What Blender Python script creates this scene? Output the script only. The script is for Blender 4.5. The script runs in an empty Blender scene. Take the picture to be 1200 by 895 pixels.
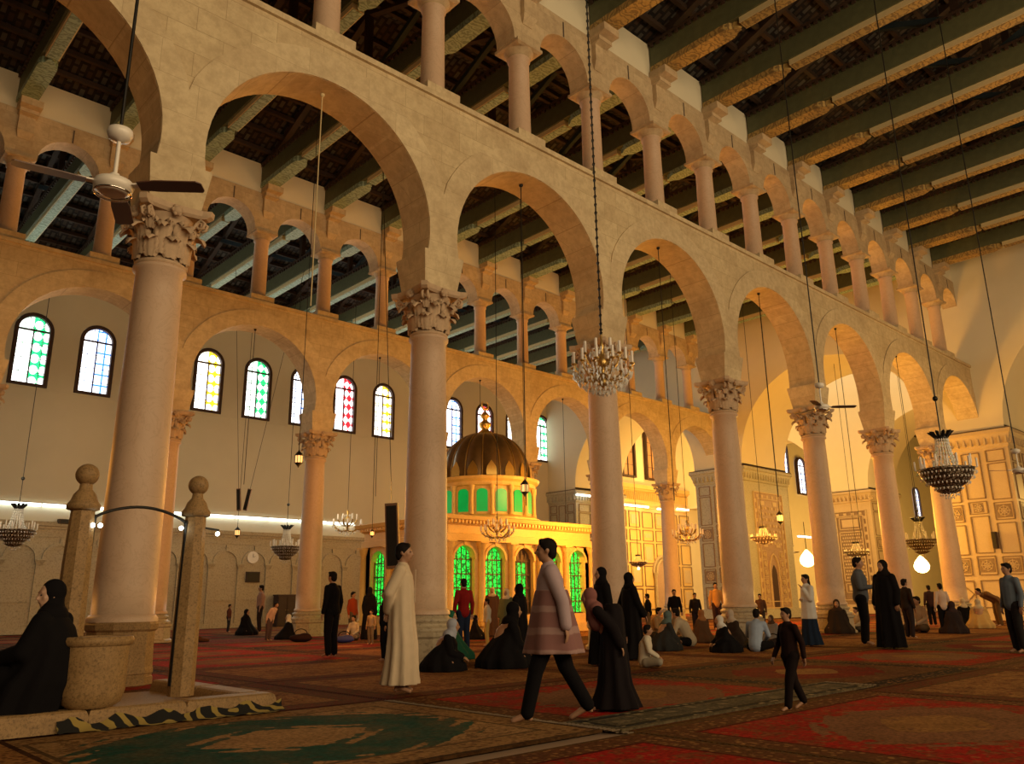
import bpy, bmesh, math, random
from mathutils import Vector, Matrix
PI=math.pi; R=math.radians
scene=bpy.context.scene; col=scene.collection
rnd=random.Random(7)
# ---------------- camera model (image taken as 1200 x 895) ----------------
F_PX,YAW,PIT,ROLL,CAM_H=952.585,0.7549,0.2648,-0.0131,1.0234
_fw=Vector((math.sin(YAW)*math.cos(PIT),math.cos(YAW)*math.cos(PIT),math.sin(PIT)))
_r=Vector((math.cos(YAW),-math.sin(YAW),0)); _u=_r.cross(_fw)
_R=_r*math.cos(ROLL)+_u*math.sin(ROLL); _U=_u*math.cos(ROLL)-_r*math.sin(ROLL)
def at(px,py,axis,val):
    """where a point measured in the photograph meets the plane axis=val"""
    d=_fw*F_PX+_R*(px-600)-_U*(py-447.5)
    c=Vector((0,0,CAM_H)); a='XYZ'.index(axis)
    return c+d*((val-c[a])/d[a])
def ppm(p):
    return F_PX/((Vector(p)-Vector((0,0,CAM_H))).dot(_fw))
cam_data=bpy.data.cameras.new('camera'); cam=bpy.data.objects.new('camera',cam_data); col.objects.link(cam)
cam_data.sensor_width=36; cam_data.lens=36*F_PX/1200; cam_data.clip_end=400
M=Matrix((_R,_U,-_fw)).transposed().to_4x4(); M.translation=(0,0,CAM_H); cam.matrix_world=M
scene.camera=cam
scene.view_settings.view_transform='Standard'; scene.view_settings.look='None'
scene.view_settings.gamma=1; scene.view_settings.use_curve_mapping=False
scene.view_settings.exposure=0.10
# ---------------- mesh builder ----------------
class MB:
    def __init__(s): s.v=[];s.f=[];s.sm=[];s.mi=[];s.m=0
    def add(s,vs,fs,smooth=False):
        o=len(s.v); s.v+= [tuple(v) for v in vs]
        for f in fs: s.f.append(tuple(i+o for i in f)); s.sm.append(smooth); s.mi.append(s.m)
        return s
    def box(s,x0,x1,y0,y1,z0,z1):
        return s.add([(x0,y0,z0),(x1,y0,z0),(x1,y1,z0),(x0,y1,z0),(x0,y0,z1),(x1,y0,z1),(x1,y1,z1),(x0,y1,z1)],
          [(0,3,2,1),(4,5,6,7),(0,1,5,4),(1,2,6,5),(2,3,7,6),(3,0,4,7)])
    def bar(s,p0,p1,w,h,up=(0,0,1)):
        p0=Vector(p0);p1=Vector(p1);d=(p1-p0).normalized();up=Vector(up)
        if abs(d.dot(up))>.99: up=Vector((1,0,0))
        a=d.cross(up).normalized(); b=a.cross(d).normalized()
        vs=[p+a*(i*w/2)+b*(j*h/2) for p in (p0,p1) for i,j in ((-1,-1),(1,-1),(1,1),(-1,1))]
        return s.add(vs,[(3,2,1,0),(4,5,6,7),(0,1,5,4),(1,2,6,5),(2,3,7,6),(3,0,4,7)])
    def rings(s,rs,closed=True,cap=True,smooth=True):
        n=len(rs[0]); vs=[p for r in rs for p in r]; fs=[]
        for k in range(len(rs)-1):
            for i in range(n if closed else n-1):
                j=(i+1)%n; fs.append((k*n+i,k*n+j,(k+1)*n+j,(k+1)*n+i))
        s.add(vs,fs,smooth)
        if cap:
            s.add(rs[0],[tuple(range(n-1,-1,-1))]); s.add(rs[-1],[tuple(range(n))])
        return s
    def lathe(s,prof,n=24,c=(0,0,0),smooth=True,cap=True,sx=1,sy=1,rot=0):
        rs=[[(c[0]+r*sx*math.cos(rot+2*PI*i/n),c[1]+r*sy*math.sin(rot+2*PI*i/n),c[2]+z) for i in range(n)] for r,z in prof]
        return s.rings(rs,cap=cap,smooth=smooth)
    def tube(s,pts,rad,n=8,cap=True,smooth=True):
        pts=[Vector(p) for p in pts]
        if not hasattr(rad,'__len__'): rad=[rad]*len(pts)
        rs=[];a=None
        for i,p in enumerate(pts):
            d=(pts[min(i+1,len(pts)-1)]-pts[max(i-1,0)])
            d=d.normalized() if d.length>1e-9 else Vector((0,0,1))
            if a is None:
                a=d.cross(Vector((0,0,1)))
                if a.length<1e-3: a=d.cross(Vector((1,0,0)))
            else: a=a-d*a.dot(d)
            a=a.normalized() if a.length>1e-9 else d.orthogonal().normalized()
            b=d.cross(a)
            rs.append([p+(a*math.cos(2*PI*k/n)+b*math.sin(2*PI*k/n))*rad[i] for k in range(n)])
        return s.rings(rs,cap=cap,smooth=smooth)
    def ball(s,c,r,n=12,m=8,rz=None):
        rz=r if rz is None else rz
        prof=[(r*math.sin(PI*k/m)+1e-4,-rz*math.cos(PI*k/m)) for k in range(m+1)]
        return s.lathe(prof,n,c)
    def gem(s,c,r,h):
        return s.add([(c[0]+r,c[1],c[2]),(c[0],c[1]+r,c[2]),(c[0]-r,c[1],c[2]),(c[0],c[1]-r,c[2]),(c[0],c[1],c[2]+h),(c[0],c[1],c[2]-h*1.4)],
            [(0,1,4),(1,2,4),(2,3,4),(3,0,4),(1,0,5),(2,1,5),(3,2,5),(0,3,5)])
    def mesh(s,name,mats):
        me=bpy.data.meshes.new(name); me.from_pydata(s.v,[],s.f)
        me.polygons.foreach_set('use_smooth',s.sm); me.polygons.foreach_set('material_index',s.mi)
        for m in (mats if isinstance(mats,(list,tuple)) else [mats]): me.materials.append(m)
        me.update(); return me
    def build(s,name,mats,parent=None,loc=None,rz=0):
        o=bpy.data.objects.new(name,s.mesh(name,mats)); col.objects.link(o)
        if parent: o.parent=parent
        if loc is not None: o.location=loc
        o.rotation_euler=(0,0,rz); return o
def tag(o,label=None,cat=None,group=None,kind=None):
    if label: o['label']=label
    if cat: o['category']=cat
    if group: o['group']=group
    if kind: o['kind']=kind
    return o
def empty(name,loc=(0,0,0),rz=0,label=None,cat=None,group=None,kind=None):
    o=bpy.data.objects.new(name,None); col.objects.link(o); o.empty_display_size=.2
    o.location=loc; o.rotation_euler=(0,0,rz); return tag(o,label,cat,group,kind)
kids={}
def copy_tree(o,parent=None):
    c=o.copy(); col.objects.link(c); c.parent=parent
    for ch in [x for x in o.children]: copy_tree(ch,c)
    return c
def clone(o,loc,rz=None,label=None,group=None,scale=None):
    c=copy_tree(o); c.location=loc
    if rz is not None: c.rotation_euler=(0,0,rz)
    if label: c['label']=label
    if group: c['group']=group
    if scale: c.scale=(scale,)*3
    return c
# ---------------- materials ----------------
class NT:
    def __init__(s,name):
        s.m=bpy.data.materials.new(name); s.m.use_nodes=True; s.t=s.m.node_tree; s.t.nodes.clear()
        s.out=s.n('ShaderNodeOutputMaterial'); s.b=s.n('ShaderNodeBsdfPrincipled'); s.l(s.b.outputs[0],s.out.inputs[0])
    def n(s,t,**k):
        x=s.t.nodes.new(t)
        for a,b in k.items(): setattr(x,a,b)
        return x
    def l(s,a,b): s.t.links.new(a,b)
    def setin(s,node,**k):
        for a,b in k.items():
            i=node.inputs[a.replace('_',' ')]
            if hasattr(b,'is_linked') or isinstance(b,bpy.types.NodeSocket): s.l(b,i)
            else: i.default_value=b
        return node
    def coord(s,which='Object'): return s.n('ShaderNodeTexCoord').outputs[which]
    def math(s,op,a,b=None,c=None):
        x=s.n('ShaderNodeMath',operation=op)
        for i,v in enumerate((a,b,c)):
            if v is None: continue
            if isinstance(v,bpy.types.NodeSocket): s.l(v,x.inputs[i])
            else: x.inputs[i].default_value=v
        return x.outputs[0]
    def mix(s,f,a,b,mode='MIX'):
        x=s.n('ShaderNodeMix',data_type='RGBA',blend_type=mode)
        for i,v in ((0,f),(6,a),(7,b)):
            if isinstance(v,bpy.types.NodeSocket): s.l(v,x.inputs[i])
            else: x.inputs[i].default_value=v if i==0 else (v[0],v[1],v[2],1)
        return x.outputs[2]
    def noise(s,v,scale,detail=4,rough=.55,dist=0):
        x=s.n('ShaderNodeTexNoise'); s.l(v,x.inputs['Vector']); x.inputs['Scale'].default_value=scale
        x.inputs['Detail'].default_value=detail; x.inputs['Roughness'].default_value=rough; x.inputs['Distortion'].default_value=dist
        return x.outputs['Fac']
    def ramp(s,f,*st):
        x=s.n('ShaderNodeValToRGB'); s.l(f,x.inputs[0]); e=x.color_ramp.elements
        while len(e)<len(st): e.new(.5)
        for i,(p,c) in enumerate(st): e[i].position=p; e[i].color=(c[0],c[1],c[2],1) if hasattr(c,'__len__') else (c,c,c,1)
        return x.outputs[0]
    def bump(s,h,st=.3,d=.02):
        x=s.n('ShaderNodeBump'); s.l(h,x.inputs['Height']); x.inputs['Strength'].default_value=st; x.inputs['Distance'].default_value=d
        s.l(x.outputs[0],s.b.inputs['Normal'])
    def sep(s,v):
        x=s.n('ShaderNodeSeparateXYZ'); s.l(v,x.inputs[0]); return x.outputs
    def comb(s,x=0,y=0,z=0):
        c=s.n('ShaderNodeCombineXYZ')
        for i,v in enumerate((x,y,z)):
            if isinstance(v,bpy.types.NodeSocket): s.l(v,c.inputs[i])
            else: c.inputs[i].default_value=v
        return c.outputs[0]
    def base(s,c,rough=.7,**k):
        i=s.b.inputs['Base Color']
        if isinstance(c,bpy.types.NodeSocket): s.l(c,i)
        else: i.default_value=(c[0],c[1],c[2],1)
        s.b.inputs['Roughness'].default_value=rough
        for a,b in k.items(): s.b.inputs[a.replace('_',' ')].default_value=b
        return s.m
def plain(name,c,rough=.7,var=.12,scale=6,**k):
    t=NT(name); v=t.coord(); n=t.noise(v,scale)
    return t.base(t.mix(n,[x*(1-var) for x in c],[min(1,x*(1+var)) for x in c]),rough,**k)
def cloth(name,c,scale=90):
    t=NT(name); v=t.coord(); n=t.noise(v,scale,2); b=t.noise(v,7,3)
    t.bump(n,.15,.003); return t.base(t.mix(b,[x*.85 for x in c],[min(1,x*1.12) for x in c]),.95,Specular_IOR_Level=.08)
def stone(name,c1,c2,mortar,bw=.95,rh=.45,joint=.006,wear=.5):
    t=NT(name); v=t.coord(); x,y,z=t.sep(v)
    uv=t.comb(t.math('ADD',x,y),z,0)
    br=t.n('ShaderNodeTexBrick'); t.l(uv,br.inputs['Vector'])
    t.setin(br,Scale=1.0,Mortar_Size=joint,Mortar_Smooth=.3,Bias=0.0,Brick_Width=bw,Row_Height=rh)
    br.inputs['Color1'].default_value=(*c1,1); br.inputs['Color2'].default_value=(*c2,1); br.inputs['Mortar'].default_value=(*mortar,1)
    n=t.noise(v,1.3,6,.6); n2=t.noise(v,14,4)
    c=t.mix(t.math('MULTIPLY',n,wear),br.outputs['Color'],t.mix(n2,[k*.72 for k in c2],[min(1,k*1.15) for k in c1]))
    c=t.mix(t.ramp(n,(.48,0),(.72,.5)),c,[c2[0]*.62,c2[1]*.55,c2[2]*.5],'MIX')
    n3=t.noise(v,5,6,.7); c=t.mix(t.ramp(n3,(.42,0),(.62,.32)),c,[c2[0]*.5,c2[1]*.44,c2[2]*.4])
    t.bump(t.math('SUBTRACT',t.math('MULTIPLY',n2,.3),br.outputs['Fac']),.25,.02)
    return t.base(c,.85)
def marble(name,c1,c2,vein,scale=1.2,rough=.45,speck=True):
    t=NT(name); v=t.coord(); n=t.noise(v,scale,8,.62,1.5); n2=t.noise(v,scale*9,5,.7)
    c=t.mix(n,c1,c2)
    vn=t.ramp(t.noise(v,scale*1.7,6,.6,2.5),(.475,0),(.5,1),(.525,0))
    c=t.mix(t.math('MULTIPLY',vn,.3),c,vein)
    if speck: c=t.mix(t.ramp(n2,(.50,0),(.66,.7)),c,[k*.45 for k in c2])
    t.bump(n2,.08,.01); return t.base(c,rough,Specular_IOR_Level=.3)
M={}
M['stone']=stone('limestone_blocks',(.70,.56,.34),(.60,.46,.27),(.38,.27,.15))
M['voussoir']=stone('limestone_voussoirs',(.72,.58,.36),(.62,.48,.29),(.40,.29,.17),bw=1.3,rh=.62,joint=.004)
M['upper_stone']=stone('limestone_upper',(.64,.49,.30),(.54,.40,.24),(.34,.24,.14),bw=.8,rh=.5,joint=.004)
M['shaft']=marble('pinkish_marble',(.66,.47,.33),(.54,.37,.25),(.38,.24,.15),1.3,.5,False)
M['pale_marble']=marble('pale_marble',(.50,.41,.28),(.40,.32,.21),(.30,.22,.15),1.5,.45)
M['old_marble']=marble('worn_speckled_marble',(.44,.27,.115),(.20,.115,.045),(.08,.045,.02),5,.6)
M['capital']=plain('carved_stone',(.52,.37,.24),.85,.25,9)
M['plaster']=plain('cream_plaster',(.62,.56,.44),.9,.06,1.1)
M['plaster_white']=plain('white_plaster',(.76,.68,.50),.9,.05,1.3)
M['dark_trim']=plain('dark_roof_edge',(.10,.07,.05),.8,.3,5)
M['wood']=plain('dark_timber',(.055,.03,.017),.7,.35,3)
M['wood_blue']=plain('dark_blue_timber',(.03,.05,.065),.7,.3,3)
M['beam_green']=plain('olive_green_painted_timber',(.10,.105,.05),.6,.3,5)
M['cream_wood']=plain('cream_painted_timber',(.62,.50,.27),.6,.12,8)
M['iron']=plain('black_iron',(.02,.018,.016),.45,.2,8,Metallic=.6)
M['brass']=plain('aged_brass',(.55,.36,.12),.35,.2,12,Metallic=.9)
M['gold']=plain('gilded_metal',(.8,.52,.14),.3,.15,12,Metallic=.9)
M['white_enamel']=plain('white_enamel',(.72,.66,.58),.35,.06,5)
M['dark_frame']=plain('dark_red_window_frame',(.045,.018,.014),.6,.2,6)
def emis(name,c,s):
    t=NT(name); t.base(c,.4); t.b.inputs['Emission Color'].default_value=(*c,1); t.b.inputs['Emission Strength'].default_value=s; return t.m
M['tube']=emis('fluorescent_tube',(.86,1,.92),4)
M['bulb']=emis('lit_bulb',(1,.72,.32),14)
M['bulb_white']=emis('white_bulb',(.9,1,.92),12)
def crystal():
    t=NT('cut_crystal'); m=t.base((.86,.84,.8),.12); t.b.inputs['Transmission Weight'].default_value=.12; t.b.inputs['IOR'].default_value=1.5; return m
M['crystal']=crystal()
M['candle']=plain('white_candle_sleeve',(.78,.72,.66),.5,.05)
def soffit(name,c1,c2,c3):
    t=NT(name); v=t.coord(); w=t.n('ShaderNodeTexWave',wave_type='RINGS'); t.l(v,w.inputs['Vector'])
    t.setin(w,Scale=2.2,Distortion=14.0,Detail=2.0,Detail_Scale=1.5)
    vo=t.n('ShaderNodeTexVoronoi',feature='DISTANCE_TO_EDGE'); t.l(v,vo.inputs['Vector']); vo.inputs['Scale'].default_value=5
    c=t.mix(t.ramp(w.outputs['Fac'],(.55,0),(.75,1)),c1,c2)
    return t.base(t.mix(t.ramp(t.noise(v,9,4),(.5,0),(.7,.6)),c,c3),.6)
M['soffit_gold']=soffit('gold_scroll_painting',(.46,.30,.095),(.24,.15,.055),(.12,.08,.03))
M['soffit_daylight_teal']=soffit('daylight_teal_scroll_painting',(.32,.43,.33),(.18,.25,.18),(.10,.12,.08))  # teal puts the cool daylight of the farther aisles into the colour
def roofmat():
    t=NT('roof_boards_underside'); v=t.coord(); x,y,z=t.sep(v)
    br=t.n('ShaderNodeTexBrick'); t.l(t.comb(y,x,0),br.inputs['Vector'])
    t.setin(br,Scale=1.0,Mortar_Size=.045,Brick_Width=.34,Row_Height=.22,Bias=-.2)
    br.inputs['Color1'].default_value=(.05,.026,.014,1); br.inputs['Color2'].default_value=(.11,.11,.095,1); br.inputs['Mortar'].default_value=(.012,.008,.006,1)
    return t.base(br.outputs['Color'],.8)
M['roof']=roofmat()
# ---------------- main dimensions ----------------
S=5.3; AX0=4.12; YA=12.437; BX0=9.519-S*2; YB=26.26; YC=39.76; XE=40.75
ZN,ZCAP,ZIMP,ZARC,RIN,ZSTR=6.15,7.1,7.83,8.25,2.3,11.47
ZUB,ZUN,ZUC,ZTOP=11.78,13.93,14.2,16.87
# ---------------- arcade walls ----------------
def arc_pts(zb,r,cz,n=22):
    """intrados of a slightly horseshoe arch as (dx,z), left to right"""
    a=math.asin(min(.95,(cz-zb)/r)) if cz>zb else 0
    return [(-r*math.cos(-a+(PI+2*a)*k/n), cz+r*math.sin(-a+(PI+2*a)*k/n)) for k in range(n+1)]
def arch_bay(mb,xc,half,zb,zt,y0,y1,r,cz,axis='X',n=22):
    P=arc_pts(zb,r,cz,n); O=[]
    for dx,z in P:
        vx,vz=dx,z-cz
        t=min([half/abs(vx)] if abs(vx)>1e-6 else [1e9])
        if vz>1e-6: t=min(t,(zt-cz)/vz)
        if vz<-1e-6: t=min(t,(cz-zb)/-vz) if False else t
        ox,oz=vx*t,cz+vz*t
        if oz<zb: oz=zb
        O.append((ox,oz))
    # force lower ends level with the bottom and corners square
    O[0]=(-half,zb); O[-1]=(half,zb)
    kl=min(range(len(O)),key=lambda i:abs(O[i][0]+half)+abs(O[i][1]-zt)); kr=min(range(len(O)),key=lambda i:abs(O[i][0]-half)+abs(O[i][1]-zt))
    O[kl]=(-half,zt); O[kr]=(half,zt)
    def q(x,y,z): return (xc+x,y,z) if axis=='X' else (y,xc+x,z)
    m=len(P); vs=[q(x,y0,z) for x,z in P]+[q(x,y0,z) for x,z in O]+[q(x,y1,z) for x,z in P]+[q(x,y1,z) for x,z in O]
    fs=[]
    for i in range(m-1):
        fs.append((i,i+1,m+i+1,m+i)); fs.append((2*m+i+1,2*m+i,3*m+i,3*m+i+1))
    mb.add(vs,fs)
    mb.add(vs,[(2*m+i,2*m+i+1,i+1,i) for i in range(m-1)],True)
    mb.add(vs,[(m+i,m+i+1,3*m+i+1,3*m+i) for i in range(m-1)])   # outer side/top
    mb.add(vs,[(0,m,3*m,2*m),(2*m-1,m-1,3*m-1,4*m-1)])           # undersides of the legs
def arch_ring(mb,xc,y0,y1,r,r2,cz,zb,axis='X',n=34):
    a=math.asin((cz-zb)/r) if cz>zb else 0
    rs=[]
    for k in range(n+1):
        t=PI+a-(PI+2*a)*k/n; c,s=math.cos(t),math.sin(t); ro=min(r2,2.65/max(1e-6,abs(c)))
        row=[(r*c,y1,cz+r*s),(r*c,y0,cz+r*s),(ro*c,y0,max(zb,cz+ro*s)),(ro*c,y1,max(zb,cz+ro*s))]
        rs.append([(xc+p[0],p[1],p[2]) if axis=='X' else (p[1],xc+p[0],p[2]) for p in row])
    mb.rings(rs,smooth=False)
def impost_block(mb,x,y,z0,z1,w0,w1,d0,d1,flat=.2):
    def rg(w,d,z): return [(x-w/2,y-d/2,z),(x+w/2,y-d/2,z),(x+w/2,y+d/2,z),(x-w/2,y+d/2,z)]
    mb.rings([rg(w0,d0,z0),rg(w1,d1,z1-.06),rg(w1,d1,z1)],smooth=False)
def arcade(x0,k0,k1,Y,name,label,soff,upoff):
    """k0..k1 column indices; lower arcade, string course, upper arcade of two small arches per bay"""
    g=empty(name,(0,0,0),0,label,'arcade')
    T=.43; t2=.32
    mb=MB()
    for k in range(k0,k1): arch_bay(mb,x0+S*(k+.5),S/2,ZIMP,ZSTR-.12,Y-T,Y+T,RIN,ZARC)
    mb.build('arcade_wall',M['stone'],g)
    for k in range(k0,k1):
        r=MB(); arch_ring(r,x0+S*(k+.5),Y-T-.03,Y+T+.03,RIN,2.84,ZARC,ZIMP); r.build('arch_ring',M['voussoir'],g)
    for k in range(k0,k1+1):
        b=MB(); impost_block(b,x0+S*k,Y,ZCAP,ZIMP,.80,.98,.78,.98); b.build('impost_block',M['voussoir'],g)
    s=MB(); s.box(x0+S*k0,x0+S*k1,Y-T-.07,Y+T+.07,ZSTR-.12,ZSTR); s.build('string_course',M['voussoir'],g)
    # upper tier
    up=MB(); U=S/2; xu0=x0+upoff
    n0=k0*2; n1=k1*2
    xs=[xu0+U*k for k in range(n0,n1+1)]
    xs=[x for x in xs if x0+S*k0-.1<=x<=x0+S*k1+.1]
    for a in xs[:-1]: arch_bay(up,a+U/2,U/2,ZUC,15.7,Y-t2,Y+t2,.89,14.24,n=14)
    up.build('upper_arcade_wall',M['upper_stone'],g)
    for a in xs[:-1]:
        p=MB(); p.box(a+.02,a+U-.02,Y-t2+.04,Y+t2-.04,15.7,ZTOP); p.build('plaster_panel',M['plaster_white'],g)
        n=MB(); n.box(a+U/2-.02,a+U/2+.02,Y-t2-.012,Y-t2+.02,15.15,15.6); n.build('keystone_groove',M['dark_trim'],g)
    for a in xs:
        for sd in (-1,1):
            c=MB(); y=Y+sd*t2
            prof=[(0,14.75),(.12,14.95),(.12,15.45),(.30,15.5),(.30,15.62),(.52,15.66),(.52,15.88)]
            w=[.16,.22,.22,.26,.26,.3,.3]
            rs=[[(a-ww,y-sd*.02,z),(a+ww,y-sd*.02,z),(a+ww,y+sd*(d+.02),z),(a-ww,y+sd*(d+.02),z)] for (d,z),ww in zip(prof,w)]
            c.rings(rs,smooth=False); c.build('corbel',M['upper_stone'],g)
    return xs
xsA=arcade(AX0,-1,7,YA,'arcade','pale limestone arcade of tall round arches nearest the viewer, with small arches above',0,0)
xsB=arcade(BX0,0,8,YB,'arcade','orange-lit second arcade standing behind the front row of columns',0,0)
# ---------------- Corinthian capital ----------------
def leaf(mb,ang,r0,z0,h,w,out,n=9,m=8):
    rows=[]
    for i in range(n+1):
        t=i/n
        cu=.24*h; ph=max(0,(t-.55)/.45)*PI*.95
        rr=r0+.035*min(1,t/.55)+cu*(1-math.cos(ph))*(.55+out*2); z=z0+(h-cu)*min(1,t/.55)+cu*math.sin(ph)
        ww=w*(.55+.6*math.sin(PI*min(1,t*.9+.08)))*(1 if t<.92 else .55)
        row=[]
        for j in range(m+1):
            s=(j/m-.5)*2; sc=1-.10*(1+math.cos(i*PI))*abs(s)
            a=ang+s*ww*.5*sc/rr; dd=(.045*(1-abs(s))+.016*math.cos(s*PI*3))*(1-.5*t)
            dd+=.018*((i+j)%2)*(abs(s)>.3)
            row.append(((rr+dd)*math.cos(a),(rr+dd)*math.sin(a),z-.05*abs(s)*t))
        rows.append(row)
    mb.rings(rows,closed=False,cap=False)
def capital_mesh(r=.345,H=.95,aw=.56,name='capital'):
    mb=MB(); k=H/.95
    mb.lathe([(r+.005,0),(r+.035,.02*k),(r+.035,.05*k),(r,.07*k),(r-.03,.1*k),(r-.03,.5*k),(r+.02,.72*k),(r+.10,.84*k)],32)
    for i in range(8): leaf(mb,PI/4*i,r+.015,.07*k,.34*k,.27,.13)
    for i in range(16): leaf(mb,PI/8*(i+.5),r+.02,.36*k,.34*k,.13,.10,7,4)
    for i in range(8): leaf(mb,PI/4*(i+.5),r+.02,.12*k,.50*k,.24,.17)
    for i in range(4):
        a=PI/4+PI/2*i
        for da in (-.16,.16):
            pts=[];rad=[]
            for t in range(15):
                u=t/14; th=u*2.6*PI
                if u<.4: rr=r+.02+u/.4*.20; z=.45*k+u/.4*.33*k; pts.append((rr*math.cos(a+da*(1-u)),rr*math.sin(a+da*(1-u)),z)); rad.append(.04)
                else:
                    q=(u-.4)/.6; sr=.095*(1-q*.8); cr=r+.25; th=PI*.6-q*3.6*PI*.8
                    rr=cr+sr*math.cos(th); z=.72*k+sr*math.sin(th); pts.append((rr*math.cos(a+da*.5),rr*math.sin(a+da*.5),z)); rad.append(.035*(1-q*.4))
            mb.tube(pts,[q_*.72 for q_ in rad],6)
        leaf(mb,a,r+.1,.5*k,.22*k,.16,.2)
    # abacus with concave sides
    def ab(z,e):
        o=[]
        for i in range(4):
            a0=PI/4+PI/2*i
            for j in range(8):
                t=j/8; c0=Vector((math.cos(a0),math.sin(a0)))*(aw*1.36+e); c1=Vector((math.cos(a0+PI/2),math.sin(a0+PI/2)))*(aw*1.36+e)
                if j==0: 
                    tn=Vector((-math.sin(a0),math.cos(a0)))*.06; o.append((c0.x-tn.x,c0.y-tn.y,z)); o.append((c0.x+tn.x,c0.y+tn.y,z)); continue
                p=c0.lerp(c1,t); p=p*(1-.13*math.sin(PI*t)); o.append((p.x,p.y,z))
        return o
    mb.rings([ab(.82*k,-.07),ab(.86*k,0),ab(.95*k,.01)],smooth=False)
    for i in range(4):
        a=PI/2*i; mb.ball(((aw*.87)*math.cos(a),(aw*.87)*math.sin(a),.84*k),.085,10,6)
        for j in range(6):
            b=2*PI*j/6; mb.ball(((aw*.87+.02)*math.cos(a)-math.sin(a)*.07*math.cos(b),(aw*.87+.02)*math.sin(a)+math.cos(a)*.07*math.cos(b),.84*k+.07*math.sin(b)),.035,6,4)
    return mb
def attic(mb,z0,z1,r,sq):
    """square plinth, tori, fillets"""
    h=z1-z0
    mb.lathe([(r+.13,z0+.0*h),(r+.16,z0+.06*h),(r+.16,z0+.22*h),(r+.13,z0+.3*h),(r+.08,z0+.36*h),(r+.06,z0+.5*h),(r+.09,z0+.56*h),(r+.105,z0+.66*h),(r+.09,z0+.76*h),(r+.04,z0+.82*h),(r+.02,z0+.95*h),(r+.0,z0+h)],32)
def column(x,y,label,group=None,proto=[None]):
    if proto[0] is None:
        e=empty('marble_column',(x,y,0),0,label,'column',group)
        rb,rt=.415,.345
        sh=MB(); prof=[(rb+.05,.83),(rb+.05,.88),(rb+.01,.93)]+[(rb-(rb-rt)*t**1.3,.93+(ZN-.1-.93)*t) for t in [i/10 for i in range(11)]]+[(rt+.05,ZN-.07),(rt+.05,ZN-.02),(rt+.01,ZN)]
        sh.lathe(prof,40); sh.build('shaft',M['shaft'],e)
        c=capital_mesh().build('capital',M['capital'],e); c.location=(0,0,ZN)
        b=MB(); attic(b,.52,.84,rb,0); b.build('base',M['pale_marble'],e)
        p=MB(); p.lathe([(.66,0),(.66,.06),(.60,.1),(.58,.42),(.62,.46),(.62,.53)],8,smooth=False,rot=PI/8); p.build('pedestal',M['pale_marble'],e)
        proto[0]=e; return e
    return clone(proto[0],(x,y,0),0,label,group)
whereA=['column behind the last arch on the far left','huge marble column behind the stone well posts','column right of the man in the white robe','column behind the two women in black','column beside the seated blue-shirted man','column behind the woman in the white jacket','column behind the standing men on the right','column beside the panelled pier, right end of front row']
for k in range(-1,7): column(AX0+S*k,YA,'pinkish marble '+['front-row column left of the frame, behind the ceiling fan',
  'front-row column behind the well posts, largest of all','front-row column right of the man in the long white robe','front-row column behind the big crystal chandelier',
  'front-row column behind the seated man in a pale blue shirt','front-row column behind the woman in a white jacket','front-row column behind the two standing men','front-row column nearest the panelled pier'][k+1])
C0=[o for o in bpy.data.objects if o.get('category')=='column' and abs(o.location.x-AX0)<.01][0]
for ch in list(C0.children):
    if ch.name.startswith(('pedestal','base')): bpy.data.objects.remove(ch)
p=MB(); p.lathe([(.47,0),(.47,.10),(.455,.11),(.455,.14),(.47,.15),(.465,.2),(.455,.24),(.445,.5),(.45,.70),(.48,.73),(.49,.80),(.47,.83),(.42,.84)],12,smooth=False); p.build('pedestal',M['old_marble'],C0)
wb=['second-row column at the left edge','second-row column half hidden by the largest column','second-row column with a lantern in front, behind the man in a black coat','second-row column hidden behind the shrine and front column','second-row column behind the green-domed shrine','second-row column hidden behind the chandelier column','second-row column in front of the golden mihrab wall','second-row column hidden beside the grey panelled pier']
for k in range(1,8): column(BX0+S*k,YB,'orange-lit marble '+wb[k])
def colonette(x,y,label,group,proto=[None]):
    if proto[0] is None:
        e=empty('upper_column',(x,y,ZSTR),0,label,'column',group); z=ZSTR
        s=MB(); s.lathe([(.285,ZUB-z),(.27,ZUB-z+.05),(.25,ZUN-z-.06),(.285,ZUN-z-.04),(.285,ZUN-z)],24); s.build('shaft',M['shaft'],e)
        c=MB(); c.lathe([(.26,ZUN-z),(.28,ZUN-z+.06),(.36,ZUN-z+.16),(.40,ZUN-z+.2)],24)
        c.rings([[(sx*a,sy*a,ZUN-z+h) for sx,sy in ((-1,-1),(1,-1),(1,1),(-1,1))] for a,h in ((.34,.17),(.42,.2),(.42,.275))],smooth=False); c.build('capital',M['upper_stone'],e)
        p=MB(); p.box(-.44,.44,-.42,.42,0,.24); p.lathe([(.34,.24),(.36,.27),(.3,.31)],20); p.build('plinth',M['voussoir'],e)
        proto[0]=e; return e
    return clone(proto[0],(x,y,ZSTR),0,label,group)
for x in xsA: colonette(x,YA,'short round column of the small upper arches on the near limestone arcade','upper columns of the front arcade')
for x in xsB: colonette(x,YB,'short round column of the small upper arches on the orange-lit rear arcade','upper columns of the rear arcade')
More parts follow.
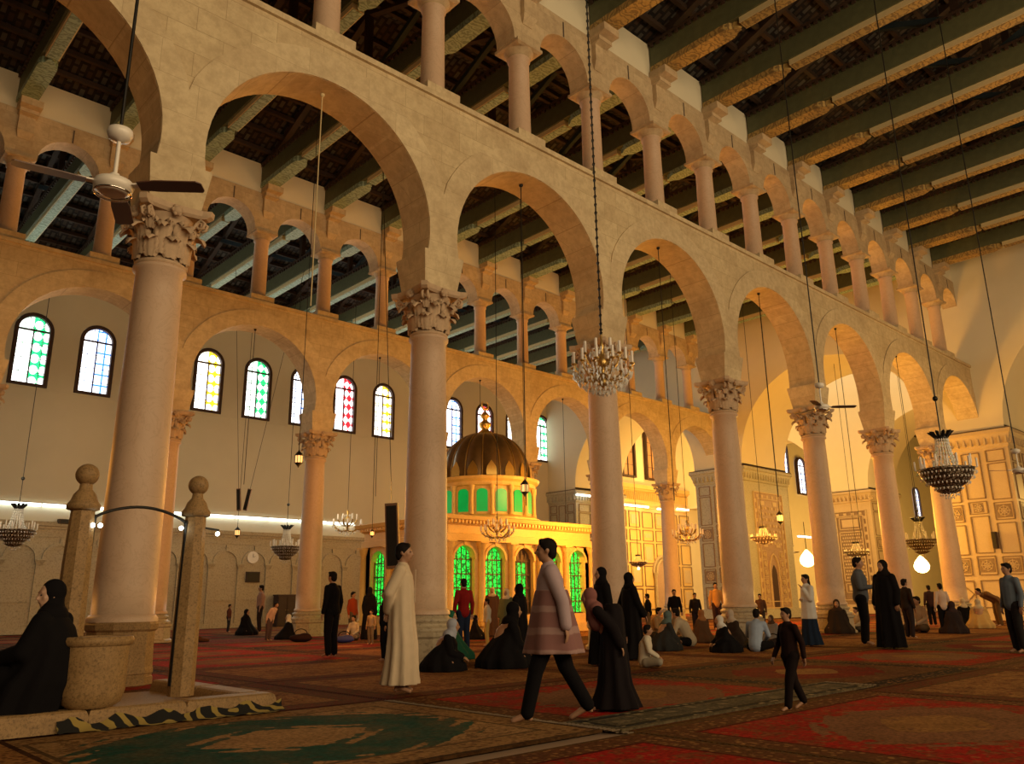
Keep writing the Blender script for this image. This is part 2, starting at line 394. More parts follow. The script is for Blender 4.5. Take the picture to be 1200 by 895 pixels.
# ---------------- tie beams and roof trusses ----------------
def truss(ym,half,sof,name_label,group,x,protos={}):
    key=ym
    if key not in protos:
        e=empty('roof_truss',(x,ym,15.88),0,name_label,'roof beam',group); L=half
        b=MB(); b.box(-.24,.24,-L,L,.2,.92); b.build('tie_beam',M['beam_green'],e)
        b=MB(); b.box(-.30,.30,-L,L,.92,1.0)
        n=int(2*L/.22)
        for i in range(n):
            y=-L+.11+i*2*L/n
            for s in (-1,1): b.box(s*.27-.035,s*.27+.035,y-.05,y+.05,.82,.92)
        b.build('dentil_moulding',M['wood'],e)
        b=MB(); b.box(-.18,.18,-L+2.9,L-2.9,.03,.2); b.build('lower_plank',M['cream_wood'],e)
        b=MB(); b.box(-.15,.15,-L+2.92,L-2.92,.01,.03); b.build('painted_soffit',sof,e)
        for s in (-1,1):
            pts=[(-.25,L),(.25,L),(.25,L-2.45),(.19,L-2.6),(.12,L-2.66),(.09,L-2.8),(0,L-2.86),(-.09,L-2.8),(-.12,L-2.66),(-.19,L-2.6),(-.25,L-2.45)]
            if s<0: pts=[(-p,-q) for p,q in pts]
            b=MB(); b.rings([[(p,q,z) for p,q in pts] for z in (0,.2)],smooth=False); b.m=1
            b.build('painted_bracket',[sof,sof],e)
        H=2.6
        for s in (-1,1):
            b=MB(); b.bar((0,s*L,1.1),(0,0,1.1+H),.2,.26); b.build('rafter',M['wood'],e)
            b=MB(); b.bar((0,s*.2,1.0),(0,s*L*.5,1.1+H*.5),.16,.18); b.build('strut',M['wood_blue'],e)
        b=MB(); b.box(-.1,.1,-.11,.11,.9,1.1+H); b.build('king_post',M['wood'],e)
        protos[key]=e; return e
    return clone(protos[key],(x,ym,15.88),0)
W_A=(YA-.32); aisles=[(W_A-6.6,6.6,M['soffit_gold'],'wide painted tie beam with gold scrollwork soffit crossing the nearest aisle','painted beams of the near aisle'),
 ((YA+YB)/2,(YB-YA)/2-.32,M['soffit_daylight_teal'],'painted tie beam with daylight-tinted teal soffit crossing the aisle behind the front arches','painted beams of the middle aisle'),
 ((YB+YC)/2,(YC-YB)/2-.30,M['soffit_daylight_teal'],'painted tie beam with daylight-tinted soffit over the far aisle, seen through the rear upper arches','painted beams of the far aisle')]
for ym,h,sof,lab,grp in aisles:
    for x in xsA:
        if x<XE-.3: truss(ym,h,sof,lab,grp,x)
# purlins and roof boards over each aisle
for n,(ym,h,_,_,_) in enumerate(aisles):
    rb=MB(); L=h+.3
    for s in (-1,1):
        y1=ym+s*L; z0,z1=16.95,19.75
        vs=[(-6,y1,z0),(XE,y1,z0),(XE,ym,z1),(-6,ym,z1)]; vs+=[(a,b,c+.12) for a,b,c in vs]
        rb.add(vs,[(0,1,2,3),(7,6,5,4),(0,4,5,1),(1,5,6,2),(2,6,7,3),(3,7,4,0)])
    tag(rb.build('ceiling',M['roof']),'dark board ceiling above the '+['nearest','middle','far'][n]+' aisle',None,None,'structure')
    pr=MB()
    for s in (-1,1):
        for t in [i/9 for i in range(0,9)]:
            y=ym+s*L*(1-t); z=16.82+2.8*t
            pr.bar((-6,y,z),(XE,y,z),.13,.15)
    o=pr.build('trim_'+str(n+1),M['wood']); tag(o,'dark roof battens running along the aisle',None,None,'structure')
# ---------------- floor ----------------
f=MB(); f.box(-14,112,-14,41,-.3,-.02); tag(f.build('floor',plain('floor_stone',(.25,.16,.10),.8,.2,2)),'stone floor under the carpets',None,None,'structure')
# ---------------- far long wall (C) ----------------
w=MB(); w.box(-8,112,YC,YC+.6,0,17.2); tag(w.build('wall_left',M['plaster']),'cream plastered long wall with stained windows',None,None,'structure')
col.objects.unlink(bpy.data.objects['wall_left']); bpy.data.objects.remove(bpy.data.objects['wall_left'])
def win_path(r,zb,cz,n=14): return [(-r,zb)]+[(-r,zb+(cz-zb)*i/3) for i in (1,2)]+[(-r*math.cos(PI*k/n),cz+r*math.sin(PI*k/n)) for k in range(n+1)]+[(r,zb+(cz-zb)*i/3) for i in (2,1)]+[(r,zb)]
def win_bay(mb,xc,half,zb,zt,y0,y1,r,cz):
    P=win_path(r,zb,cz); O=[]
    for dx,z in P:
        if z<=cz: O.append((-half if dx<0 else half,z)); continue
        vx,vz=dx,z-cz; t=min(half/max(1e-6,abs(vx)),(zt-cz)/vz); O.append((vx*t,cz+vz*t))
    kl=min(range(len(O)),key=lambda i:abs(O[i][0]+half)+abs(O[i][1]-zt)); kr=min(range(len(O)),key=lambda i:abs(O[i][0]-half)+abs(O[i][1]-zt))
    O[kl]=(-half,zt); O[kr]=(half,zt)
    m=len(P); vs=[(xc+x,y0,z) for x,z in P]+[(xc+x,y0,z) for x,z in O]+[(xc+x,y1,z) for x,z in P]
    mb.add(vs,[(i,i+1,m+i+1,m+i) for i in range(m-1)]+[(2*m+i,2*m+i+1,i+1,i) for i in range(m-1)]+[(0,2*m,3*m-1,m-1)])
WX0,WS=8.08,2.68; WZB,WCZ,WR=10.5,13.1,.8
wl=MB(); k0,k1=-4,12
xa=WX0+WS*(k0-.5); xb=WX0+WS*(k1+.5)
for k in range(k0,k1+1): win_bay(wl,WX0+WS*k,WS/2,WZB,14.4,YC,YC+.6,WR,WCZ)
wl.box(-8,xa,YC,YC+.6,WZB,14.4); wl.box(xb,46,YC,YC+.6,WZB,14.4)
wl.box(-8,46,YC,YC+.6,0,WZB); wl.box(-8,46,YC,YC+.6,14.4,17.2)
wl.box(-8,46,YC-.03,YC,WZB-.12,WZB-.06)
tag(wl.build('wall_left',M['plaster']),'long cream plastered wall with the stained-glass windows',None,None,'structure')
# stained glass
def glass(name,c,k):
    t=NT(name); v=t.coord(); x,y,z=t.sep(v)
    cx,cz=.37,.52
    u=t.math('SUBTRACT',t.math('FRACT',t.math('ADD',t.math('DIVIDE',x,cx),10.0)),.5); w=t.math('SUBTRACT',t.math('FRACT',t.math('ADD',t.math('DIVIDE',z,cz),10.0)),.5)
    a=t.math('ABSOLUTE',u); b=t.math('ABSOLUTE',w)
    if k=='circle': d=t.math('SQRT',t.math('ADD',t.math('MULTIPLY',t.math('MULTIPLY',a,a),.75),t.math('MULTIPLY',b,b)))
    elif k=='diamond': d=t.math('ADD',t.math('MULTIPLY',a,.75),t.math('MULTIPLY',b,.85))
    else: d=t.math('MAXIMUM',a,t.math('MULTIPLY',b,.95))
    f=t.ramp(d,(.36,0),(.42,1)); n=t.noise(v,1.1,2)
    # left half of each window is whiter, with less pane colour
    lf=t.ramp(t.math('ADD',x,.5),(.45,.35),(.5,1.0))
    lead=t.ramp(t.math('MAXIMUM',a,b),(.475,0),(.49,1))
    cc=t.mix(t.math('MULTIPLY',f,lf),(1,1,1),c); cc=t.mix(lead,cc,[q*.1 for q in c])
    t.base(cc,.3); t.l(cc,t.b.inputs['Emission Color']); t.b.inputs['Emission Strength'].default_value=2.6
    return t.m
GL={'green':glass('green_stained_glass',(.02,.55,.18),'circle'),'blue':glass('blue_stained_glass',(.05,.25,.9),'square'),'yellow':glass('yellow_stained_glass',(.95,.62,.02),'circle'),
 'green_diamond':glass('green_diamond_glass',(.02,.5,.14),'diamond'),'red':glass('red_diamond_glass',(.75,.02,.03),'diamond'),'amber':plain('amber_leaded_glass',(.42,.20,.06),.3,.3,3)}
_b=GL['amber'].node_tree.nodes['Principled BSDF']; _b.inputs['Emission Color'].default_value=(.5,.26,.08,1); _b.inputs['Emission Strength'].default_value=.35
wn=[0]
def window(x,y,zb,cz,r,glassm,label,scale=1):
    wn[0]+=1
    e=empty('window_%d'%wn[0],(x,y,zb),0,label,None,None,'structure')
    P=win_path(r,0,cz-zb); Q=win_path(r*.80,.16*r,cz-zb)
    m=len(P); f=MB()
    vs=[(a,-.04,b) for a,b in P]+[(a,-.04,b) for a,b in Q]+[(a,.25,b) for a,b in P]+[(a,.25,b) for a,b in Q]
    fs=[]
    for i in range(m):
        j=(i+1)%m; fs+=[(m+i,m+j,j,i),(i,j,2*m+j,2*m+i),(m+j,m+i,3*m+i,3*m+j)]
    f.add(vs,fs); f.box(-.025,.025,.08,.14,.1,cz-zb); f.box(-r*.8,r*.8,.08,.14,cz-zb-.04,cz-zb+.04)
    for i in range(1,4): f.box(-r*.8,r*.8,.10,.13,i*(cz-zb)/4-.012,i*(cz-zb)/4+.012)
    for a in (36,72,108,144): f.bar((0,.12,cz-zb),(r*.8*math.cos(R(a)),.12,cz-zb+r*.8*math.sin(R(a))),.02,.02)
    f.build('window_frame',M['dark_frame'],e)
    g=MB(); g.add([(a,.15,b) for a,b in Q]+[(a,.17,b) for a,b in Q],[tuple(range(m-1,-1,-1)),tuple(range(m,2*m))]+[(i,(i+1)%m,m+(i+1)%m,m+i) for i in range(m)])
    g.build('window_glass',glassm,e); return e
wc={-4:'green',-3:'yellow',-2:'blue',-1:'green',0:'green',1:'blue',2:'red',3:'yellow',4:'green_diamond',5:'blue',6:'red',7:'yellow',8:'green',9:'blue',10:'red',11:'yellow',12:'green'}
for k,c in wc.items():
    if k>=-1: window(WX0+WS*k,YC+.02,WZB+.02,WCZ,WR-.02,GL[c],'arched stained-glass window with %s panes on the left wall'%c.replace('_',' '))
# dado of blind niches along the left wall
DZ=4.35
d=MB(); d.box(-8,37.2,YC-.06,YC-.001,0,DZ); o=d.build('dado_panelling',M['pale_marble']); tag(o,'pale marble dado with shallow arched niches along the left wall','wall panelling')
d=MB()
for z0,z1,p in ((0,.22,.12),(1.28,1.36,.1),(DZ,DZ+.12,.12),(DZ+.12,DZ+.3,.22),(DZ-.35,DZ-.3,.09)): d.box(-8,37.2,YC-p,YC-.002,z0,z1)
d.build('cornice',M['pale_marble'],o)
for i in range(0,26):
    x=-1+i*1.5
    if x>36.9: break
    p=MB(); p.box(x-.13,x+.13,YC-.14,YC-.05,.22,3.0); p.box(x-.2,x+.2,YC-.18,YC-.05,3.0,3.08); p.rings([[(x-w,YC-.05,z),(x-w,YC-.05-w*.8,z),(x+w,YC-.05-w*.8,z),(x+w,YC-.05,z)] for w,z in ((.12,2.8),(.15,2.9),(.2,3.02))],smooth=False)
    p.build('pilaster',M['pale_marble'],o)
    a=MB(); rs=[]
    for k in range(17):
        t=PI-PI*k/16
        rs.append([(x+.75+r*math.cos(t),YC-yy,3.08+r*math.sin(t)) for r,yy in ((.56,.06),(.56,.13),(.68,.13),(.68,.06))])
    a.rings(rs,smooth=False); a.box(x+.70,x+.80,YC-.15,YC-.05,3.68,3.95); a.build('niche_arch',M['pale_marble'],o)
# fluorescent strips
def tube_light(x0,x1,y,z,label,group,mat='tube'):
    e=empty('fluorescent_light',((x0+x1)/2,y,z),0,label,'light',group); h=(x1-x0)/2
    b=MB(); b.box(-h,h,-.06,.06,.05,.12); b.box(-h,-h+.03,-.03,.03,-.03,.05); b.box(h-.03,h,-.03,.03,-.03,.05); b.build('fitting',M['white_enamel'],e)
    t=MB(); t.tube([(-h+.03,0,0),(h-.03,0,0)],.075,8); t.build('tube',M[mat],e)
x=5.8
while x<24.9: tube_light(x,x+1.72,YC-.12,5.36,'long white fluorescent strip light in the row on the left wall','wall strip lights'); x+=1.75
# ---------------- E mass: big arches towards the transept ----------------
X2=45.6
def big_arch_mass(xa,xb,name,mat,ztop,lab):
    e=empty(name,(0,0,0),0,lab,None,None,'structure')
    w=MB()
    for yc,r in ((19.3,5.1),(32.4,4.8),(5.9,5.1)):
        hb={19.3:(14.2,24.4),32.4:(27.6,37.2),5.9:(.8,11.0)}[yc]
        P=[(-r*math.cos(PI*k/32),8.5+r*math.sin(PI*k/32)) for k in range(33)]
        P=[(-r,8.3)]+P+[(r,8.3)]; half=(hb[1]-hb[0])/2
        m=len(P); vs=[]
        for X in (xa,xb):
            vs+=[(X,yc+a*half/r,z) for a,z in P]; vs+=[(X,yc+a*half/r,ztop) for a,z in P]
        w.add(vs,[(m+i,m+i+1,i+1,i) for i in range(m-1)]+[(2*m+i,2*m+i+1,3*m+i+1,3*m+i) for i in range(m-1)])
        w.add(vs,[(i,i+1,2*m+i+1,2*m+i) for i in range(m-1)],True)
    for y0,y1 in ((-1,.8),(11.0,14.2),(24.4,27.6),(37.2,YC)):
        w.box(xa,xb,y0,y1,8.3,ztop)
    w.build('arched_wall',mat,e); return e
big_arch_mass(XE,X2,'wall_back',M['plaster_white'],17.3,'pale plastered wall of big round arches closing the aisles')
def rosette(mb,c,ax,s):
    """square carved interlace seen on the face perpendicular to ax"""
    def q(a,b,o): return (c[0]-o,c[1]+a,c[2]+b) if ax=='X' else (c[0]+a,c[1]-o,c[2]+b)
    for i in range(4):
        a=PI/4*i; mb.bar(q(-s*.42*math.cos(a),-s*.42*math.sin(a),.02),q(s*.42*math.cos(a),s*.42*math.sin(a),.02),.03,.03)
    for r in (.2,.38):
        n=8; mb.tube([q(s*r*math.cos(2*PI*k/n),s*r*math.sin(2*PI*k/n),.02) for k in range(n+1)],.018,4,False,False)
def frame(mb,c,ax,w,h,t=.05,o=.03):
    def q(a,b): return (c[0]-o/2,c[1]+a,c[2]+b) if ax=='X' else (c[0]+a,c[1]-o/2,c[2]+b)
    for a,b,e,f in ((-w/2,-h/2,w/2,-h/2),(-w/2,h/2,w/2,h/2),(-w/2,-h/2,-w/2,h/2),(w/2,-h/2,w/2,h/2)):
        mb.bar(q(a,b),q(e,f),t,t)
M['dark_inlay']=plain('dark_inlaid_marble',(.24,.155,.09),.5,.4,14)
M['grey_marble']=marble('grey_green_marble',(.50,.48,.40),(.42,.40,.32),(.3,.27,.2),2,.5)
M['tan_marble']=marble('tan_marble',(.60,.47,.30),(.52,.39,.24),(.4,.28,.16),1.6,.5,False)
M['red_marble']=marble('rose_marble_inlay',(.46,.32,.24),(.36,.24,.18),(.22,.14,.10),3,.5)
def pier(x0,x1,y0,y1,body,label,ornate=False,lattice=False,front=True):
    e=empty('panelled_pier',((x0+x1)/2,(y0+y1)/2,0),0,label,'pier')
    cx,cy=(x0+x1)/2,(y0+y1)/2; hx,hy=(x1-x0)/2,(y1-y0)/2
    b=MB(); b.box(-hx,hx,-hy,hy,0,7.55); b.box(-hx-.08,hx+.08,-hy-.08,hy+.08,0,.5); b.build('pier_body',body,e)
    c=MB()
    rs=[[(sx*(hx+o),sy*(hy+o),z) for sx,sy in ((-1,-1),(1,-1),(1,1),(-1,1))] for o,z in ((.0,7.5),(.06,7.55),(.06,7.65),(.2,8.1),(.26,8.15),(.26,8.3),(.0,8.3))]
    c.rings(rs,smooth=False)
    n=int(2*hy/.28)
    for i in range(n+1): c.box(-hx-.19,-hx-.02,-hy+i*2*hy/n-.05,-hy+i*2*hy/n+.05,7.66,7.98)
    n=int(2*hx/.28)
    for i in range(n+1): c.box(-hx+i*2*hx/n-.05,-hx+i*2*hx/n+.05,-hy-.19,-hy-.02,7.66,7.98)
    c.build('cornice',body,e)
    t=MB(); t.box(-hx-.24,hx+.24,-hy-.24,hy+.24,8.3,8.36); t.build('dark_edge',M['dark_trim'],e)  # thin dark slab along the top of the cornice
    # -X face: three vertical strips of framed panels and rosettes
    def strips(ax,length,off):
        nst=3; sw=length/nst
        fr=MB(); ro=MB(); ins=MB()
        for i in range(nst):
            a=-length/2+sw*(i+.5); w=sw*.72
            seq=[(.55,1.7,'d'),(1.95,2.7,'r'),(2.85,4.15,'p'),(4.3,5.05,'r'),(5.2,6.8,'p'),(6.9,7.4,'p')] if i%2==0 else [(.55,1.7,'p'),(1.95,2.75,'r'),(2.9,4.5,'p'),(4.62,5.15,'r'),(5.3,7.35,'p')]
            for z0,z1,k in seq:
                c=(off,a,(z0+z1)/2) if ax=='X' else (a,off,(z0+z1)/2)
                frame(fr,c,ax,w,z1-z0,.045,.04)
                if k=='r':
                    s=min(w,z1-z0)*.8; 
                    ins=MB(); ro=MB()
                    if ax=='X': ins.box(off-.015,off+.01,a-s/2,a+s/2,c[2]-s/2,c[2]+s/2)
                    else: ins.box(a-s/2,a+s/2,off-.015,off+.01,c[2]-s/2,c[2]+s/2)
                    rosette(ro,c,ax,s); cs=ins.build('carved_square',M['dark_inlay'],e); ro.build('interlace_carving',M['tan_marble'],cs)
                if k=='d':
                    s=min(w,z1-z0)*.42
                    q=(lambda u,v:(off-.02,a+u,c[2]+v)) if ax=='X' else (lambda u,v:(a+u,off-.02,c[2]+v))
                    for u,v,u2,v2 in ((-s,0,0,s),(0,s,s,0),(s,0,0,-s),(0,-s,-s,0)): fr.bar(q(u,v),q(u2,v2),.035,.035)
        fr.build('panel_frame',M['dark_inlay'],e)
    def ornatef(ax,length,off,mats):
        fr=MB(); lt=MB(); cells=MB(); dk=MB()
        P=(lambda a,z,o=0:(off-o,a,z)) if ax=='X' else (lambda a,z,o=0:(a,off-o,z))
        def slab(mb,a0,a1,z0,z1,o):
            if ax=='X': mb.box(off-o,off,a0,a1,z0,z1)
            else: mb.box(a0,a1,off-o,off,z0,z1)
        L=length*.80
        frame(fr,P(0,3.75),ax,L,6.4,.07,.06); frame(fr,P(0,3.75),ax,L*.80,5.7,.05,.06)
        slab(dk,-L/2,L/2,.55,6.95,.012)
        m=int(6.2/.55)
        for i in range(m):
            for s in (-1,1): slab(cells,s*L*.45-.09,s*L*.45+.09,.85+i*.55,1.05+i*.55,.035)
        for i in range(int(L/.55)): slab(cells,-L/2+.3+i*.55,-L/2+.5+i*.55,6.66,6.82,.035)
        if lattice:
            for z0,z1 in ((5.7,6.5),(1.4,2.0)): frame(fr,P(0,(z0+z1)/2),ax,L*.62,z1-z0,.05,.05); slab(cells,-L*.24,L*.24,z0+.14,z1-.14,.02)
            frame(fr,P(0,3.85),ax,L*.66,3.3,.06,.05)
            for i in range(14):
                for j in range(9):
                    a=-L*.29+L*.58*(j+.5*(i%2))/8.6; z=2.4+i*.225
                    if a<L*.3: slab(cells,a-.05,a+.05,z-.05,z+.05,.03)
        else:
            for i in range(6):
                for s in (-.30,.30): frame(fr,P(s*L,.95+i*.5),ax,.44,.42,.03,.05); rosette(lt,P(s*L,.95+i*.5,.03),ax,.36)
            # pointed niche
            pts=[P(-.5,.5,.04),P(-.5,2.6,.04),P(-.42,3.0,.04),P(-.2,3.35,.04),P(0,3.5,.04),P(.2,3.35,.04),P(.42,3.0,.04),P(.5,2.6,.04),P(.5,.5,.04)]
            fr.tube(pts,.05,5,True,False)
            pts2=[(-.28,.5),(-.28,2.35),(-.2,2.65),(0,2.9),(.2,2.65),(.28,2.35),(.28,.5)]
            k=MB(); k.rings([[P(a,z,o) for a,z in pts2] for o in (.0,.03)],smooth=False); k.build('dark_niche',M['dark_frame'],e)
            for i in range(7):
                for j in range(7):
                    a=-L*.33+L*.66*j/6; z=4.1+i*.33
                    if (i+j)%2==0: slab(cells,a-.07,a+.07,z-.07,z+.07,.03)
                    else: rosette(lt,P(a,z,.02),ax,.22)
            for s in (-.22,.22):
                for z in (4.0,6.35): slab(cells,s*L-.22,s*L+.22,z-.12,z+.12,.035)
        fr.build('inlay_frame',M['tan_marble'],e); cells.build('inlay_squares',M['tan_marble'],e); dk.build('inlay_ground',mats,e)
        if lt.v: lt.build('interlace_carving',M['tan_marble'],e)
    if ornate=='Y': strips('X',2*hy-.2,-hx-.001); ornatef('Y',3.9,-hy-.001,M['red_marble'])
    elif ornate=='X': ornatef('X',2*hy-.2,-hx-.001,M['dark_inlay']); strips('Y',2*hx-.2,-hy-.001)
    else: strips('X',2*hy-.1,-hx-.001); strips('Y',2*hx-.2,-hy-.001)
    return e
pier(XE,X2,11.0,14.2,M['tan_marble'],'tan marble pier of framed panels and carved squares, at the right')
pier(XE,X2,24.4,27.6,M['grey_marble'],'grey and rose marble pier with inlaid niche, behind the blue-shirted seated man',ornate='Y')
pier(XE,X2,37.2,YC-.05,M['grey_marble'],'marble-clad pier in the far corner beside the golden shrine roof')
pier(57,61.6,24.4,27.6,M['tan_marble'],'golden-lit pier with a white lattice panel, behind the standing men',ornate='X',lattice=True)
pier(57,61.6,11.0,14.2,M['tan_marble'],'far pier across the transept hidden by the nearer panelled pier')
big_arch_mass(57,61.6,'wall_right',M['plaster_white'],21,'pale far side of the transept with round arches')
# transept long wall segment (mihrab wall), golden
w=MB(); w.box(46,57,YC,YC+.6,0,21); tag(w.build('wall_front',M['plaster_white']),'golden-lit mihrab wall',None,None,'structure')
w=MB(); w.box(57,118,YC,YC+.6,0,21); tag(w.build('wall_east',M['plaster_white']),'yellow-lit wall of the hall beyond the transept',None,None,'structure')
w=MB(); w.box(115,115.5,-2,YC,0,21); tag(w.build('wall_end',M['plaster_white']),'far end wall of the hall',None,None,'structure')
w=MB(); w.box(XE,118,-2,YC+1,21,21.3); tag(w.build('ceiling_transept',M['wood']),'high dark ceiling over the transept',None,None,'structure')
M['gold_marble']=marble('honey_marble',(.74,.52,.20),(.60,.40,.14),(.5,.3,.12),1.4,.45,False)
mh=empty('mihrab_panelling',(51.62,YC,0),0,'golden marble panelling with an arched mihrab niche under a tall cornice','wall panelling')
b=MB(); b.box(-5.7,5.4,-.14,-.01,0,8.0); b.build('panelling',M['gold_marble'],mh)
c=MB()
for z0,z1,p in ((8.0,8.15,.3),(8.15,8.5,.2),(8.5,9.3,.18),(9.3,9.45,.35),(9.45,9.75,.5)): c.box(-5.7,5.4,-p,-.01,z0,z1)
for i in range(60): c.box(-5.6+i*.184,-5.52+i*.184,-.3,-.1,8.6,9.2)
c.build('cornice',M['gold_marble'],mh)
fr=MB(); ins=MB(); n=0
for i in range(7):
    a=-4.9+i*1.62
    for z0,z1 in ((.4,1.9),(2.1,3.6),(3.8,5.3),(5.5,6.3),(6.5,7.7)):
        frame(fr,(a,-.15,(z0+z1)/2),'Y',1.25,z1-z0,.06,.05)
        if (i+int(z0))%2==0: ii=MB(); ii.box(a-.4,a+.4,-.17,-.13,z0+.25,z1-.25); ii.build('inset_slab',M['tan_marble'],mh)
fr.build('panel_frame',M['dark_inlay'],mh)
nn=MB(); 
for k,(r,o) in enumerate(((1.2,.3),(.95,.42))):
    rs=[]
    for q in range(17):
        t=PI-PI*q/16; rs.append([(1.6+rr*math.cos(t),-oo,3.1+rr*math.sin(t)) for rr,oo in ((r,.14),(r,o),(r+.18,o),(r+.18,.14))])
    nn.rings(rs,smooth=False)
for s in (-1,1): nn.lathe([(.16,0),(.13,.2),(.12,2.7),(.2,3.0),(.22,3.1)],12,(1.6+s*1.15,-.3,0))
nn.build('niche_arch',M['pale_marble'],mh)
nn=MB(); nn.lathe([(.95,.3),(.95,3.1),(.8,3.6),(.5,3.95),(.02,4.05)],16,(1.6,-.12,0),sy=.15); nn.build('niche',M['red_marble'],mh)
# dark amber windows above, small tubes on the cornice
for px in (733,761,808):
    p=at(px,530,'Y',YC); window(p.x,YC-.3,10.3,14.3,.85,GL['amber'],'tall brown-framed amber window above the golden mihrab wall, %s'%{733:'left',761:'middle',808:'right'}[px])
for a,b in ((675,692),(731,760),(770,780),(793,807)):
    y=579 if a<700 else (591 if a<765 else 596); Y=YC-.62 if a>700 else 36.7
    p,q=at(a,y,'Y',Y),at(b,y+1,'Y',Y); tube_light(p.x,q.x,Y,p.z,'short white fluorescent light above the golden wall','cornice strip lights')
for px,py,w in ((937,560,1.1),(916,540,1.0),(1073,590,1.0)):
    p=at(px,py,'Y',YC); window(p.x,YC-.3,p.z-1.7,p.z+1.2,w*.8,GL['blue'],'small blue and white arched window on the yellow wall beyond the transept, %s'%{937:'nearer the column',916:'partly behind the pier',1073:'farthest right'}[px])
for px,py,Y in ((943,628,33),(1082,634,25)):
    Y-=.8; p=at(px-8,py,'Y',Y); q=at(px+9,py+1,'Y',Y); tube_light(p.x,q.x,Y,p.z,'glaring fluorescent light beyond the transept, %s'%('left of the lattice panel' if px<1000 else 'right of the lattice panel'),None)
for px,py,Y in ((946,655,33),(1080,662,25)):
    p=at(px,py,'Y',Y); e=empty('bright_lamp',p,0,'blinding warm lamp beyond the transept, %s'%('between the two columns behind the woman in white' if px<1000 else 'right of the standing men'),'lamp')
    g=MB(); s=9/ppm(p); g.lathe([(s*.1,-s),(s*.5,-s*.9),(s*.85,-s*.55),(s*.95,-s*.1),(s*.8,s*.35),(s*.5,s*.75),(s*.25,s*1.05),(s*.1,s*1.2)],20); g.build('lamp_globe',emis('blazing_globe',(1,.62,.2),12),e)
    g=MB(); g.tube([(0,0,s*1.2),(0,0,3)],.03,6); g.build('hanging_rod',M['iron'],e)

p=at(1198,450,'X',57); e=window(57,p.y,p.z-2.2,p.z+1.6,1.5,GL['amber'],'tall dim window in the transept wall at the right edge'); e.location=(56.68,p.y,p.z-2.2); e.rotation_euler=(0,0,R(-90))

def onwall(px,py,w,h,d,name,label,cat,mat,mat2=None,Y=None):
    p=at(px,py,'Y',YC if Y is None else Y); k=1/ppm(p); e=empty(name,p,0,label,cat); a=w*k/2; b=h*k/2
    m=MB(); m.box(-a,a,-d,-.07,-b,b); m.build('case',mat,e)
    m=MB(); m.box(-a*.86,a*.86,-d-.02,-d,-b*.84,b*.84); m.build('front_panel',mat2 or mat,e); return e
onwall(295,676,17,12,.16,'notice_board','small dark board on the wall behind the bending person','board',M['dark_frame'],M['iron'])
onwall(85,612,34,5,.35,'air_conditioner','long slim dark wall unit under the strip light at the far left','appliance',M['spk0'] if 'spk0' in M else M['wood'],M['iron'])
p=at(333,712,'Y',YC-.5); e=empty('wooden_cabinet',(p.x,YC-.5,0),0,'dark wooden cabinet against the wall left of the second-row column','cabinet')
m=MB(); m.box(-.48,.48,-.25,.25,.0,1.5); m.box(-.52,.52,-.28,.28,1.5,1.56); m.build('cabinet_body',M['dark_frame'],e)
for s_ in (-1,1):
    m=MB(); m.box(*sorted((s_*.02,s_*.45)),-.275,-.25,.08,1.44); dd=m.build('door',M['wood'],e); m=MB(); m.ball((s_*.06,-.29,.8),.02,8,6); m.build('knob',M['brass'],dd)
p=at(296,653,'Y',YC-.08); e=empty('wall_clock',p,0,'round pale clock on the wall panelling above the small dark board','clock')
m=MB(); m.tube([(0,.07,0),(0,-.06,0)],.30,20); m.build('clock_face',M['candle'],e); m=MB(); m.bar((0,-.075,0),(0,-.075,.18),.02,.01); m.bar((0,-.075,0),(.12,-.075,.06),.02,.01); m.build('clock_hands',M['iron'],e)
p=at(1167,633,'X',XE); e=empty('wall_loudspeaker',(XE-.1,p.y,p.z-.35),0,'slim dark speaker mounted on the panelled pier at the right','loudspeaker')
m=MB(); m.box(-.12,.10,-.09,.09,0,.72); m.build('cabinet',M['wood'],e); m=MB(); m.box(-.135,-.12,-.07,.07,.04,.68); m.build('grille',M['iron'],e)
# ---------------- domed shrine between the columns ----------------
SX0,SX1,SY0,SY1=16.74,23.54,20.9,25.7; SZ=3.8
sh=empty('domed_shrine',((SX0+SX1)/2,(SY0+SY1)/2,0),0,'golden marble domed shrine with green-lit arched windows and a dark ribbed dome','shrine')
M['shrine']=marble('shrine_marble',(.80,.56,.22),(.68,.45,.16),(.4,.25,.08),2,.4,False)
hx,hy=(SX1-SX0)/2,(SY1-SY0)/2
def gglass(name,c,s,pat=True):
    t=NT(name); v=t.coord(); vo=t.n('ShaderNodeTexVoronoi',feature='DISTANCE_TO_EDGE'); t.l(v,vo.inputs['Vector']); vo.inputs['Scale'].default_value=6.5
    f=t.ramp(vo.outputs['Distance'],(.05,0),(.14,1)) if pat else t.noise(v,1.5)
    cc=t.mix(f,[k*.15 for k in c] if pat else [k*.6 for k in c],c); t.base(cc,.3); t.l(cc,t.b.inputs['Emission Color']); t.b.inputs['Emission Strength'].default_value=s; return t.m
M['green_glow']=gglass('green_lit_glass',(.02,.75,.06),1.5)
M['green_panel']=gglass('green_drum_panel',(.0,.42,.07),.55,False)
M['bronze']=plain('dark_bronze_grille',(.12,.07,.03),.5,.3,10)
